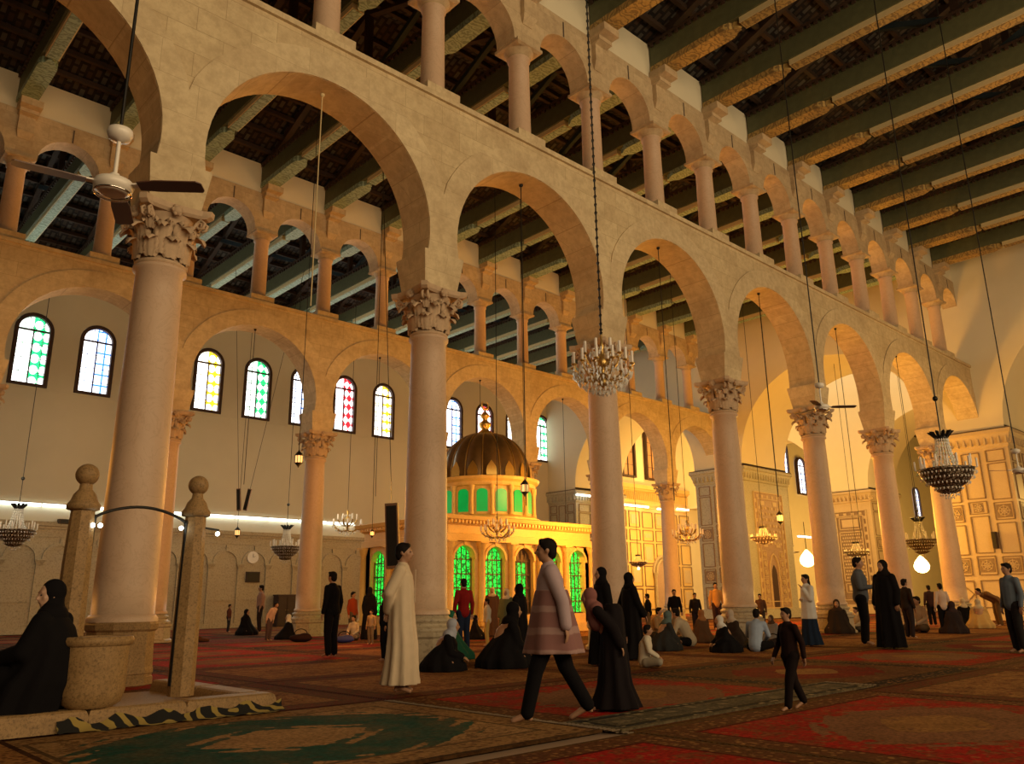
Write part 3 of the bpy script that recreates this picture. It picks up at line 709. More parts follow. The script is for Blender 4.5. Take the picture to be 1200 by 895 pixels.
def wall_with_arches(mb,length,n,ax,sgn,off):
    sw=length/n
    for i in range(n):
        c=-length/2+sw*(i+.5); P=win_path(.44,.62,2.42,10); half=sw/2; O=[]
        for dx,z in P:
            if z<=2.42: O.append((-half if dx<0 else half,z)); continue
            vx,vz=dx,z-2.42; t=min(half/max(1e-6,abs(vx)),(3.0-2.42)/vz); O.append((vx*t,2.42+vz*t))
        m=len(P)
        q=(lambda a,z,d:(c+a,off+d,z)) if ax=='Y' else (lambda a,z,d:(off+d,c+a,z))
        vs=[q(a,z,0) for a,z in P]+[q(a,z,0) for a,z in O]+[q(a,z,.3) for a,z in P]
        mb.add(vs,[(j,j+1,m+j+1,m+j) for j in range(m-1)]+[(2*m+j,2*m+j+1,j+1,j) for j in range(m-1)]+[(0,2*m,3*m-1,m-1)])
b=MB()
wall_with_arches(b,2*hx,5,'Y',1,-hy); wall_with_arches(b,2*hy,3,'X',1,-hx)
b.box(-hx,hx,-hy,-hy+.3,0,.62); b.box(-hx,-hx+.3,-hy,hy,0,.62); b.box(hx-.3,hx,-hy,hy,0,3.0); b.box(-hx,hx,hy-.3,hy,0,3.0)
b.box(-hx-.06,hx+.06,-hy-.06,hy+.06,0,.3); b.box(-hx,hx,-hy,hy,3.0,3.1)
b.build('walls',M['shrine'],sh)
c=MB()
rs=[[(sx*(hx+o),sy*(hy+o),z) for sx,sy in ((-1,-1),(1,-1),(1,1),(-1,1))] for o,z in ((.12,3.0),(.12,3.22),(.04,3.24),(.04,3.5),(.12,3.54),(.14,3.62),(.28,3.68),(.32,3.8),(.0,3.86))]
c.rings(rs,smooth=False); c.build('entablature',M['shrine'],sh)
dn=MB()
for i in range(46): x=-hx-.02+i*(2*hx+.04)/45; dn.box(x-.035,x+.035,-hy-.24,-hy-.1,3.56,3.66)
for i in range(32): y=-hy-.02+i*(2*hy+.04)/31; dn.box(-hx-.24,-hx-.1,y-.035,y+.035,3.56,3.66)
dn.build('dentil_band',M['shrine'],sh)
def halfcol(x,y):
    p=MB(); p.box(x-.17,x+.17,y-.17,y+.17,.3,.42); p.lathe([(.15,.42),(.16,.46),(.12,.5),(.115,1.5),(.10,2.72),(.13,2.75),(.14,2.8),(.18,2.94)],16,(x,y,0)); p.box(x-.18,x+.18,y-.18,y+.18,2.94,3.0); p.build('pilaster_column',M['shrine'],sh)
for i in range(6): halfcol(-hx+i*2*hx/5,-hy-.08)
for i in range(1,4): halfcol(-hx-.08,-hy+i*2*hy/3)
for i in range(5):
    x=-hx+2*hx/5*(i+.5); w=MB(); g=MB()
    P=win_path(.43,.62,2.42,12); m=len(P)
    if i==2:   # brown doorway with a smaller lit window
        w.rings([[(x+a,-hy+o,z) for a,z in P] for o in (.2,.25)],smooth=False); g.box(x-.2,x+.2,-hy+.17,-hy+.2,.9,2.35)
    else: g.rings([[(x+a,-hy+o,z) for a,z in P] for o in (.24,.27)],smooth=False)
    for z in (.64,1.05,1.5,1.95,2.42): w.box(x-.43,x+.43,-hy+.14,-hy+.18,z-.02,z+.02)
    for a in (-.41,-.2,0,.2,.41): w.box(x+a-.014,x+a+.014,-hy+.14,-hy+.17,.62,2.42+.4*math.cos(a*3.4))
    g.build('lit_window',M['green_glow'],sh); w.build('window_grille',M['bronze'],sh)
    k=MB(); rs=[]
    for q in range(15):
        t=PI-PI*q/14; rs.append([(x+r*math.cos(t),-hy-o,2.42+r*math.sin(t)) for r,o in ((.44,0),(.44,.05),(.52,.05),(.52,0))])
    k.rings(rs,smooth=False); k.box(x-.05,x+.05,-hy-.07,-hy,2.88,3.0); k.build('window_arch',M['shrine'],sh)
for i in range(3):
    y=-hy+2*hy/3*(i+.5); g=MB(); w=MB(); P=win_path(.43,.62,2.42,12)
    g.rings([[(-hx+o,y+a,z) for a,z in P] for o in (.27,.24)],smooth=False); g.build('lit_window',M['green_glow'],sh)
    for z in (.64,1.05,1.5,1.95,2.42): w.box(-hx+.14,-hx+.18,y-.43,y+.43,z-.02,z+.02)
    for a in (-.41,-.2,0,.2,.41): w.box(-hx+.14,-hx+.17,y+a-.014,y+a+.014,.62,2.42+.4*math.cos(a*3.4))
    w.build('window_grille',M['bronze'],sh)
# drum and dome
dx=20.45-(SX0+SX1)/2; N=16; rd=1.83
dr=MB(); dr.lathe([(rd+.25,3.82),(rd+.25,3.98),(rd+.1,4.04),(rd-.05,4.1),(rd-.05,5.1),(rd+.06,5.14),(rd+.08,5.26),(rd+.2,5.34),(rd+.24,5.44),(rd-.05,5.48)],N*2,(dx,0,0),smooth=False,rot=PI/N); dr.build('drum',M['shrine'],sh)
for i in range(N):
    a=2*PI*i/N
    p=MB(); ca,sa=math.cos(a),math.sin(a)
    w=.20; P=[(-w,4.18),(w,4.18),(w,4.86)]+[(w*math.cos(t),4.86+w*.7*math.sin(t)) for t in [PI*k/8 for k in range(1,8)]]+[(-w,4.86)]
    p.rings([[(dx+(rd-.04+o)*ca-u*sa,(rd-.04+o)*sa+u*ca,z) for u,z in P] for o in (0,.03)],smooth=False); p.build('green_panel',M['green_panel'],sh)
    a+=PI/N; p=MB(); p.lathe([(.085,4.08),(.09,4.14),(.07,4.18),(.065,4.92),(.1,5.02),(.11,5.12)],10,(dx+(rd+.05)*math.cos(a),(rd+.05)*math.sin(a),0)); p.build('colonette',M['shrine'],sh)
M['dome']=None
def domemat():
    t=NT('dark_gilded_ribbed_lead'); v=t.coord(); n=t.noise(v,4); return t.base(t.mix(n,(.10,.06,.025),(.2,.12,.05)),.38,Metallic=.55)
M['dome']=domemat()
dm=MB(); rs=[]; NR=16; H=1.85; seg=NR*8
for k in range(15):
    t=k/14*PI/2; rs.append([])
    for i in range(seg):
        a=2*PI*i/seg; lob=.94+.06*abs(math.sin(a*NR/2)) ; r=(rd-.08)*math.cos(t)**.8*lob+.02
        rs[-1].append((dx+r*math.cos(a),r*math.sin(a),5.48+H*math.sin(t)*(1)))
dm.rings(rs); dm.build('dome',M['dome'],sh)
for i in range(NR):
    a=2*PI*(i+.5)/NR; g=MB(); ca,sa=math.cos(a),math.sin(a); rows=[]
    for u,w in ((0,.19),(.15,.2),(.3,.16),(.42,.08),(.52,.01)):
        t=u/H*1.05; r=(rd-.06)*math.cos(t)**.8+.03
        rows.append([(dx+r*ca-s*w*sa,r*sa+s*w*ca,5.50+H*math.sin(t)) for s in (-1,0,1)])
    g.rings(rows,closed=False,cap=False); g.build('gilded_leaf',M['gold'],sh)
    g=MB(); a=2*PI*i/NR; g.tube([(dx+((rd-.08)*math.cos(t)**.8*.94+.04)*math.cos(a),((rd-.08)*math.cos(t)**.8*.94+.04)*math.sin(a),5.48+H*math.sin(t)) for t in [j/10*PI/2*.96 for j in range(11)]],.028,5); g.build('dome_rib',M['brass'],sh)
fn=MB(); fn.lathe([(.26,7.22),(.28,7.4),(.16,7.48),(.14,7.55),(.22,7.66),(.23,7.76),(.11,7.86),(.08,7.92),(.17,8.02),(.17,8.10),(.06,8.2),(.03,8.34)],14,(dx,0,0)); 
fn.build('finial',M['gold'],sh)
cr=MB(); cr.tube([(dx+.17*math.cos(t),0,8.5+.17*math.sin(t)) for t in [PI*.62+i*(PI*1.76)/14 for i in range(15)]],[.006+.035*math.sin(PI*i/14) for i in range(15)],6); cr.build('crescent',M['gold'],sh)
# ---------------- old well: curb, posts, basin, iron arch ----------------
cb=empty('well_curb',(3.1,9.2,0),0,'low worn stone curb around the old well at the foot of the largest column','curb')
def curbseg(x0,x1,y0,y1,name='curb_stone'):
    m=MB(); rs=[[(x0+o,y0+o,z),(x1-o,y0+o,z),(x1-o,y1-o,z),(x0+o,y1-o,z)] for o,z in ((-.02,.012),(0,.13),(.012,.165),(.035,.18))]; m.rings(rs,smooth=False)
    q=m.build(name,M['old_marble'],cb); return q
ox,oy=3.1,9.2
for a,b in ((1.35,2.45),(2.455,3.3),(3.305,4.2)): curbseg(a-ox,b-ox,7.98-oy,8.26-oy)
curbseg(3.93-ox,4.2-ox,8.265-oy,9.3-oy); curbseg(3.93-ox,4.2-ox,9.305-oy,10.6-oy)
curbseg(1.35-ox,1.62-ox,8.265-oy,10.6-oy)
fl=MB(); fl.box(1.62-ox,3.93-ox,8.26-oy,10.6-oy,.0,.05); fl.build('well_floor',M['old_marble'],cb)
def well_post(p,k,label,z=1.7):
    e=empty('stone_post',p,0,label,'post','posts of the well')
    m=MB(); m.lathe([(.130*k,0),(.130*k,.5),(.122*k,1.2),(.105*k,z)],8,smooth=False,rot=PI/8); m.build('post_shaft',M['old_marble'],e)
    m=MB(); m.lathe([(.118*k,z),(.145*k,z+.01),(.15*k,z+.05*k),(.12*k,z+.09*k),(.10*k,z+.15*k),(.06*k,z+.2*k),(.055*k,z+.25*k)],20); m.build('post_cap',M['old_marble'],e)
    m=MB(); m.ball((0,0,z+.34*k),.105*k,20,14); m.build('ball_finial',M['old_marble'],e); return z
PR=at(211,815,'Y',8.6); PL=at(70,818,'Y',8.6)
well_post(PL,1.02,'octagonal stone post with a ball on top, left of the two and behind the basin',1.70)
well_post(PR,.98,'octagonal stone post with a ball on top, right one, before the largest column',1.77)
ba=empty('stone_basin',(*at(107,818,'Y',8.12).xy,.18),0,'rounded stone water basin with a rolled rim at the foot of the left well post','basin')
m=MB(); m.lathe([(.18,0),(.24,.04),(.27,.14),(.27,.44),(.275,.52)],24,(0,0,0),sy=.8); m.build('bowl',M['old_marble'],ba)
m=MB(); m.lathe([(.275,.515),(.30,.53),(.31,.565),(.295,.595),(.26,.60),(.245,.56),(.23,.36)],24,sy=.8,cap=False); m.build('rim',M['old_marble'],ba)
ia=empty('iron_arch',(0,0,0),0,'curved black iron bracket with small bulbs joining the two well posts','bracket')
a,b=Vector((PL.x+.1,8.58,PL.z+1.64)),Vector((PR.x-.1,8.58,PR.z+1.70)); pts=[a.lerp(b,i/14)+Vector((0,0,.13*math.sin(PI*i/14)**.8)) for i in range(15)]
m=MB(); m.tube(pts,.016,6); m.build('arched_bar',M['iron'],ia)
for p,L in ((a,.55),(b,1.6)):
    m=MB(); m.tube([p+Vector((.0,0,.02)),p+Vector((0,0,-L*.25)),p+Vector((-.01,0,-L))],[.026,.022,.03],6); m.ball(p,.03,8,6); m.build('iron_drop',M['iron'],ia)
for p in (a+Vector((-.02,-.05,-.08)),a+Vector((.05,-.05,-.08)),b+Vector((-.07,-.05,-.06)),b+Vector((.32,-.05,-.1))):
    m=MB(); m.ball(p,.022,10,8); m.build('bulb',M['bulb_white'],ia)
m=MB(); m.bar(b+Vector((0,0,-.02)),b+Vector((.34,-.03,-.06)),.02,.02); m.build('side_arm',M['iron'],ia)
def bead_glint_net():
    t=NT('bronze_basket_bead_glints'); v=t.coord(); vo=t.n('ShaderNodeTexVoronoi',feature='F1'); t.l(v,vo.inputs['Vector']); vo.inputs['Scale'].default_value=26
    return t.base(t.mix(t.ramp(vo.outputs['Distance'],(.3,1),(.55,0)),(.06,.04,.025),(.42,.34,.24)),.35,Metallic=.4)  # pale dots paint the beads and their glints into the colour
M['net']=bead_glint_net()
# ---------------- chandeliers, lanterns, fans, loudspeakers ----------------
CEIL=15.85
def chain(e,z0,z1,mat='iron',r=.012,beads=False,parent_name='hanging_cord'):
    m=MB(); m.tube([(0,0,z0),(0,0,z1)],r,5)
    if beads:
        n=int((z1-z0)/.16)
        for i in range(n): m.gem((0,0,z0+.16*i),r*2.6,.05)
    return m.build(parent_name,M[mat],e)
def drops(m,r,z,n,s=.03,ph=0):
    for i in range(n):
        a=2*PI*(i+ph)/n; m.gem((r*math.cos(a),r*math.sin(a),z),s,s*1.5)
def chand_big(p,label):
    """two tiers of curved arms with candle sleeves and hanging drops"""
    e=empty('chandelier',p,0,label,'chandelier')
    R0=.50
    st=MB(); st.lathe([(.02,-.36),(.06,-.33),(.09,-.26),(.05,-.18),(.03,-.05),(.06,.02),(.09,.08),(.05,.16),(.03,.3),(.05,.36),(.02,.44),(.015,.62)],14); st.build('stem',M['brass'],e)
    for tier,(n,rr,z,ph) in enumerate(((12,R0,.0,0),(8,R0*.62,.19,.5))):
        for i in range(n):
            a=2*PI*(i+ph)/n; ca,sa=math.cos(a),math.sin(a)
            pts=[(r*ca,r*sa,zz) for r,zz in ((.04,z-.12),(rr*.35,z-.26),(rr*.7,z-.22),(rr*.95,z-.08),(rr,z+.0))]
            arm=MB(); arm.tube(pts,.012,6); arm.lathe([(.01,z),(.045,z+.01),(.05,z+.03),(.02,z+.03)],10,(rr*ca,rr*sa,0)); ar=arm.build('arm',M['brass'],e)
            c=MB(); c.tube([(rr*ca,rr*sa,z+.03),(rr*ca,rr*sa,z+.23)],.025,8); c.build('candle',M['candle'],ar)
            d=MB()
            for k in range(2): d.gem((rr*ca,rr*sa,z-.07-.07*k),.02,.03)
            for k in range(5): t=(k+.5)/5; d.gem((rr*t*ca,rr*t*sa,z-.31+.16*t*t),.016,.026)
            d.build('crystal_drop',M['crystal'],ar)
    d=MB()
    for rr,z,n in ((R0*.95,-.16,30),(R0*.8,-.27,26),(R0*.6,-.35,20),(R0*.38,-.41,14),(R0*.18,-.45,8),(.12,.3,10),(.2,.22,12)): drops(d,rr,z,n,.028)
    d.build('crystal_strands',M['crystal'],e)
    m=MB(); m.lathe([(R0*.9,-.17),(R0*.92,-.165),(R0*.9,-.16)],30,cap=False); m.lathe([(R0*.56,-.33),(R0*.58,-.325),(R0*.56,-.32)],30,cap=False); m.build('ring',M['brass'],e)
    m=MB(); m.ball((0,0,.66),.03,8,6); m.build('ceiling_cup',M['iron'],e)
    chain(e,.6,CEIL-p[2],'iron',.014,True); return e
def chand_basket(p,R0,label,cup=.5):
    e=empty('chandelier',p,0,label,'chandelier'); k=R0/.5
    m=MB()
    for i in range(10):
        a=2*PI*i/10; m.tube([(.09*k*math.cos(a),.09*k*math.sin(a),.62*k),(.16*k*math.cos(a),.16*k*math.sin(a),.72*k),(.22*k*math.cos(a),.22*k*math.sin(a),.74*k)],[.02*k,.035*k,.006*k],5)
    m.lathe([(.09*k,.58*k),(.12*k,.62*k),(.1*k,.66*k)],14); m.build('leaf_crown',M['iron'],e)
    m=MB()
    for j in range(18):
        a=2*PI*j/18
        for t in range(9):
            u=t/8; r=k*(.11+.12*u*u); m.gem((r*math.cos(a),r*math.sin(a),k*(.58-.5*u)),.017*k,.032*k)
    m.build('crystal_column',M['crystal'],e)
    m=MB(); m.lathe([(R0*.85,0),(R0*.93,.01*k),(R0*.95,.05*k),(R0*.85,.06*k)],28,cap=False)
    m.lathe([(R0*.9,.0),(R0*.85,-.07*k),(R0*.66,-.2*k),(R0*.4,-.28*k),(R0*.1,-.30*k)],28)
    m.lathe([(R0*.42,-.27*k),(R0*.40,-.34*k),(R0*.25,-.38*k),(.02,-.4*k)],20); m.build('basket',M['net'],e)
    m=MB()
    for rr,z,n in ((.97,-.03,30),(.88,-.12,28),(.72,-.21,24),(.46,-.30,16),(.3,-.41,12),(.14,-.46,6),(.9,.03,28)): drops(m,R0*rr,z*k,int(n*1.4),.014*k)
    m.build('crystal_strands',M['crystal'],e)
    for i in range(16):
        a=2*PI*i/16; c=MB(); r=R0*1.0 if i%2 else R0*.86; z=.06*k if i%2 else .12*k
        c.tube([(R0*.85*math.cos(a),R0*.85*math.sin(a),.03*k),(r*math.cos(a),r*math.sin(a),z)],.01*k,5)
        c.tube([(r*math.cos(a),r*math.sin(a),z),(r*math.cos(a),r*math.sin(a),z+.16*k)],.018*k,7); c.build('candle',M['candle'],e)
    m=MB(); m.ball((0,0,cup+.74*k),.05*k,8,6); m.build('ceiling_cup',M['iron'],e)
    chain(e,.64*k,CEIL-p[2],'iron',.013); return e
def chand_arms(p,R0,label,n=8):
    e=empty('chandelier',p,0,label,'chandelier'); k=R0
    m=MB(); m.lathe([(.02*k,-.5*k),(.1*k,-.42*k),(.05*k,-.3*k),(.12*k,-.1*k),(.05*k,.1*k),(.08*k,.3*k),(.14*k,.45*k),(.04*k,.6*k),(.1*k,.85*k),(.03*k,.95*k)],12); m.build('stem',M['brass'],e)
    for tier,(rr,z) in enumerate(((1,0),(.6,.35))):
        for i in range(n):
            a=2*PI*(i+.5*tier)/n; ca,sa=math.cos(a),math.sin(a)
            m=MB(); m.tube([(r*k*ca,r*k*sa,zz*k) for r,zz in ((.05,z-.35),(rr*.4,z-.42),(rr*.8,z-.25),(rr,z-.02))],.045*k,5); ar=m.build('arm',M['brass'],e)
            c=MB(); c.tube([(rr*k*ca,rr*k*sa,z*k),(rr*k*ca,rr*k*sa,(z+.34)*k)],.06*k,6); c.build('candle',M['candle'],ar)
    m=MB(); drops(m,.95*k,-.12*k,20,.055*k); drops(m,.75*k,-.32*k,16,.055*k); drops(m,.5*k,-.5*k,12,.055*k); drops(m,.22*k,.6*k,8,.055*k); drops(m,.3*k,.2*k,10,.055*k); drops(m,.12*k,-.62*k,4,.06*k); m.build('crystal_strands',M['crystal'],e)
    chain(e,.95*k,CEIL-p[2]); return e
def chand_disc(p,R0,label,lit=False):
    e=empty('chandelier',p,0,label,'chandelier'); k=R0
    m=MB(); m.lathe([(.9*k,0),(1.0*k,.04*k),(1.0*k,.14*k),(.85*k,.16*k)],24,cap=False); m.lathe([(.95*k,0),(.8*k,-.14*k),(.5*k,-.3*k),(.2*k,-.4*k),(.02,-.44*k)],24); m.build('basket',M['net'],e)
    m=MB(); m.lathe([(.25*k,.8*k),(.32*k,.9*k),(.2*k,.95*k)],12); m.build('crown',M['iron'],e)
    m=MB()
    for j in range(12):
        a=2*PI*j/12
        for t in range(6): r=k*(.22+.2*t/5); m.gem((r*math.cos(a),r*math.sin(a),k*(.8-.65*t/5)),.03*k,.06*k)
    drops(m,.95*k,-.05*k,24,.035*k); drops(m,.6*k,-.3*k,16,.035*k); m.build('crystal_strands',M['crystal'],e)
    for j in range(12):
        a=2*PI*j/12; c=MB(); c.tube([(.95*k*math.cos(a),.95*k*math.sin(a),.12*k),(.95*k*math.cos(a),.95*k*math.sin(a),.32*k)],.04*k,6); c.build('candle',M['candle'],e)
    if lit:
        c=MB(); c.ball((0,0,-.55*k),.13*k,10,8); c.build('bulb',M['bulb'],e)
    chain(e,.9*k,CEIL-p[2]); return e
def put(px,py,axis,v): return at(px,py,axis,v)
chand_big(put(706,430,'Y',8.5),'large round crystal chandelier with white candle sleeves, hanging before the front arcade')
chand_basket(put(1109,553,'Y',5.5),.52,'big basket chandelier with dark leaf crown, hanging at the right before the panelled pier',.65)
chand_basket(put(18,623,'Y',33),.66,'small greenish basket chandelier by the wall strip light at the left edge',.9)
chand_basket(put(335,642,'Y',33),.66,'small greenish basket chandelier hanging left of the second-row column',.9)
chand_arms(put(407,615,'Y',33),.72,'dark chandelier in front of the right end of the wall strip light',6)
chand_arms(put(583,622,'Y',19.3),.52,'crystal arm chandelier hanging in front of the shrine entablature')
chand_arms(put(806,626,'Y',19.35),.60,'branched chandelier with glowing arms, left of the column behind the blue-shirted man')
chand_disc(put(748,660,'Y',19.35),.34,'flat disc chandelier low before the golden mihrab wall',True)
chand_disc(put(895,631,'Y',19.35),.58,'dark disc chandelier before the rose marble inlay of the pier')
chand_disc(put(1004,648,'Y',19.35),.62,'disc chandelier with a lit bulb before the white lattice panel',True)
chand_basket(put(1079,634,'Y',19.35),.95,'large golden basket chandelier beyond the front columns near the right',.4)
def lantern(p,k,label):
    e=empty('hanging_lantern',p,0,label,'lantern'); 
    m=MB(); m.lathe([(.01,-.75*k),(.1*k,-.6*k),(.3*k,-.4*k),(.38*k,-.32*k)],8,smooth=False); m.lathe([(.38*k,.3*k),(.4*k,.36*k),(.2*k,.6*k),(.08*k,.7*k),(.02*k,.9*k)],8,smooth=False)
    for i in range(8): a=2*PI*i/8; m.bar((.36*k*math.cos(a),.36*k*math.sin(a),-.34*k),(.36*k*math.cos(a),.36*k*math.sin(a),.32*k),.04*k,.04*k)
    m.build('lantern_frame',M['iron'],e)
    m=MB(); m.lathe([(.33*k,-.33*k),(.33*k,.31*k)],8,smooth=False); m.build('lantern_glass',M['lampglass'],e)
    chain(e,.85*k,CEIL-p[2],'iron',.01); return e
M['lampglass']=emis('warm_lantern_glass',(1,.55,.18),1.2)
lantern(put(350,538,'Y',19.35),.30,'brass lantern hanging at the capital of the second-row column left of centre')
lantern(put(615,572,'Y',18.5),.36,'dark brass lantern hanging to the right of the shrine drum')
lantern(put(278,624,'Y',33),.32,'small lit lantern under the wall strip light')
lantern(put(436,625,'Y',20),.17,'small glowing lantern at the left corner of the shrine')
lantern(put(914,607,'Y',19.0),.42,'yellow glowing lantern in front of the rose inlaid pier face')
def fan(p,k,rz,label,blades=(0,120,240),col_='white_enamel'):
    e=empty('ceiling_fan',p,rz,label,'ceiling fan')
    m=MB(); m.lathe([(.01,-.06),(.07,-.06),(.085,-.05),(.12,-.03),(.13,0),(.12,.03),(.07,.05),(.035,.07),(.03,.09)],28); m.build('motor_housing',M[col_],e)
    m=MB(); m.tube([(.115*math.cos(2*PI*i/24),.115*math.sin(2*PI*i/24),-.055) for i in range(25)],.008,6); m.build('chrome_ring',M['chrome'],e)
    m=MB(); m.tube([(0,0,.08),(0,0,.36)],.014,10); m.build('down_rod',M[col_],e)
    m=MB(); m.lathe([(.02,.34),(.07,.36),(.085,.40),(.08,.43),(.03,.45)],20); m.build('canopy_cup',M[col_],e)
    for b in blades:
        a=R(b); ca,sa=math.cos(a),math.sin(a); m=MB()
        def q(u,v,z): return (u*ca-v*sa,u*sa+v*ca,z)
        o=[(.17,-.05),(.3,-.068),(.57,-.062),(.60,-.04),(.60,.04),(.585,.06),(.3,.055),(.17,.04)]
        m.rings([[q(u,v,.0-v*.12+h) for u,v in o] for h in (-.004,.004)],smooth=False); bl=m.build('blade',M['fan_brown'],e)
        m=MB(); m.bar(q(.1,0,.005),q(.22,0,.005),.05,.012); m.build('blade_arm',M[col_],bl)
    chain(e,.44,CEIL-p[2],'iron',.012); return e
M['chrome']=plain('chrome',(.75,.72,.68),.15,.03,5,Metallic=1.0)
M['fan_brown']=plain('brown_fan_blade',(.10,.045,.03),.35,.1,5)
# near fan: one blade to the right across the view, one back-left, one toward the viewer side
p1=put(133,218,'Y',5.5); fan(p1,1,R(-43.25),'white ceiling fan with brown blades, large at the upper left',(3,108,213))
p2=put(963,477,'Y',6.5); fan(p2,1,R(-43.25),'small distant ceiling fan left of the big basket chandelier',(-2,116,236))
fan(put(930,647,'Y',25),1,0,'tiny ceiling fan low in the transept behind the front columns',(0,120,240))
fan(put(1194,551,'Y',5.0),1,R(-43.25),'ceiling fan cut off by the right edge of the picture',(60,180,300))
# column loudspeakers
def speaker(p,w,h,tilt,label,mat='dark'):
    e=empty('column_loudspeaker',p,R(-43),label,'loudspeaker'); e.rotation_euler=(0,tilt,R(-43))
    m=MB(); m.box(-w/2,w/2,-w*.4,w*.4,0,h); m.build('cabinet',M['spk'],e)
    m=MB(); m.box(-w*.4,w*.4,-w*.43,-w*.4,h*.04,h*.96); m.build('grille',M['iron'],e)
    m=MB(); m.tube([(0,0,h),(0,0,h+ (CEIL-p[2]-h)/math.cos(tilt))],.01,5); m.build('suspension_wire',M['iron'],e); return e
M['spk']=plain('brown_speaker_case',(.20,.11,.06),.5,.15,6)
speaker(put(461,666,'Y',16),.30,1.5,R(-3),'tall dark brown column loudspeaker hanging left of the column, by the white-robed man')
speaker(put(280,598,'Y',33),.16,.92,R(-5),'short dark hanging loudspeaker above the wall strip light, left of a pair')
speaker(put(287,598,'Y',33),.16,.92,R(10),'short dark hanging loudspeaker above the wall strip light, right of a pair')
# loose hanging cords from the arch crowns
def cord(x,y,z0,z1,label,grp,mat='iron'):
    e=MB(); e.tube([(0,0,z0-z1),(0,0,0)],.012,5); e.ball((0,0,-.02),.05,8,6); o=e.build('rope',M[mat],None,(x,y,z1)); tag(o,label,'cord',grp)
for k in range(0,6):
    z0=[6.2,3,3.5,4,3,3][k]
    cord(AX0+S*(k+.5),YA,z0,ZARC+RIN-.0,'thin cord with a hook hanging from the crown of a front arch','cords under the front arches','cream_wood' if k==0 else 'iron')
for k in (2,3,4,5): cord(BX0+S*(k+.5),YB,5,ZARC+RIN,'thin cord hanging from the crown of a rear arch','cords under the rear arches')
# ---------------- carpets ----------------
def rugmat(name,field,border,accent,medal=None,mcol=None,hx=1,hy=1,bw=.32,dens=9):
    t=NT(name); v=t.coord(); x,y,z=t.sep(v)
    ax,ay=t.math('ABSOLUTE',x),t.math('ABSOLUTE',y)
    d=t.math('MINIMUM',t.math('SUBTRACT',hx,ax),t.math('SUBTRACT',hy,ay))
    n=t.noise(v,2.2,5,.6); fine=t.noise(v,26,3,.6)
    vo=t.n('ShaderNodeTexVoronoi',feature='F1'); t.l(v,vo.inputs['Vector']); vo.inputs['Scale'].default_value=dens
    mot=t.ramp(vo.outputs['Distance'],(.22,1),(.34,0))
    c=t.mix(t.math('MULTIPLY',mot,.5),field,accent)
    dg=t.ramp(t.noise(v,4.5,3,.7,1.5),(.52,0),(.56,1)); c=t.mix(t.math('MULTIPLY',dg,.6),c,[k*.5 for k in accent])
    if medal:
        q=t.math('SQRT',t.math('ADD',t.math('POWER',t.math('DIVIDE',x,medal[0]),2.0),t.math('POWER',t.math('DIVIDE',y,medal[1]),2.0)))
        q=t.math('ADD',q,t.math('MULTIPLY',t.math('SINE',t.math('MULTIPLY',t.math('ADD',ax,t.math('MULTIPLY',ay,1.4)),17.0)),.07))
        q=t.math('ADD',q,t.math('MULTIPLY',t.math('SUBTRACT',t.noise(v,6,3),.5),.35))
        inner=t.ramp(q,(.98,1),(1.0,0)); core=t.ramp(q,(.42,1),(.44,0))
        c=t.mix(inner,c,mcol); c=t.mix(core,c,field if medal[2] else accent)
        c=t.mix(t.math('MULTIPLY',mot,t.math('MULTIPLY',inner,.18)),c,accent)
    vo2=t.n('ShaderNodeTexVoronoi',feature='F1'); t.l(v,vo2.inputs['Vector']); vo2.inputs['Scale'].default_value=dens*1.7
    bcol=t.mix(t.ramp(vo2.outputs['Distance'],(.25,1),(.4,0)),border,accent)
    c=t.mix(t.ramp(d,(bw,1),(bw+.015,0)) if False else t.math('LESS_THAN',d,bw),c,bcol)
    c=t.mix(t.math('LESS_THAN',t.math('ABSOLUTE',t.math('SUBTRACT',d,bw)),.02),c,[k*.25 for k in field])
    c=t.mix(t.math('LESS_THAN',d,.05),c,[k*.35 for k in accent])
    c=t.mix(t.math('MULTIPLY',t.ramp(n,(.4,0),(.7,1)),.45),c,[k*.55 for k in border])
    c=t.mix(t.ramp(fine,(.35,0),(.6,1)),t.mix(.5,c,(0,0,0)),c); t.bump(fine,.3,.004)
    return t.base(c,1.0,Specular_IOR_Level=.05)
RED,DRED,TAN,BRN,GRN,NAVY=(.36,.008,.006),(.17,.008,.006),(.30,.135,.04),(.12,.04,.014),(.004,.060,.042),(.02,.012,.012)
def rug(x0,x1,y0,y1,m,label,group=None,z=0,fringe=True,hb=None):
    hx,hy=(x1-x0)/2,(y1-y0)/2
    e=empty('carpet',((x0+x1)/2,(y0+y1)/2,z),0,label,'carpet',group)
    b=MB(); b.box(-hx,hx,-hy,hy,-.018,.004)
    b.build('carpet_pile',m,e)
    if fringe:
        f=MB(); n=int(hx*2/.05) if hx<hy else int(hy*2/.05)
        for i in range(n):
            t=-1+2*(i+.5)/n; j=rnd.uniform(-.02,.02)
            for s in (-1,1):
                if hx<hy: f.box(t*hx-.012,t*hx+.012,*sorted((s*hy,s*(hy+.09+j))),-.004,.003)
                else: f.box(*sorted((s*hx,s*(hx+.09+j))),t*hy-.012,t*hy+.012,-.004,.003)
        f.build('fringe',M['fringe'],e)
    return e
M['fringe']=plain('cream_fringe',(.16,.11,.065),.95,.2,30)
G=rugmat('green_medallion_carpet',(.30,.19,.09),(.26,.15,.07),(.16,.07,.03),(1.15,1.75,True),GRN,1.95,2.45)
rug(1.5,5.4,4.72,7.85,rugmat('green_medallion_carpet_b',(.36,.20,.08),(.30,.16,.06),(.13,.055,.02),(1.55,1.22,True),GRN,1.95,1.565,.36,7),'tan carpet with a large dark green medallion in the foreground',z=.012)
rug(-.7,1.78,5.2,8.0,rugmat('red_field_carpet_a',RED,TAN,BRN,None,None,1.24,1.4,.4),'bright red carpet with a patterned tan border in the bottom left corner',z=.02)
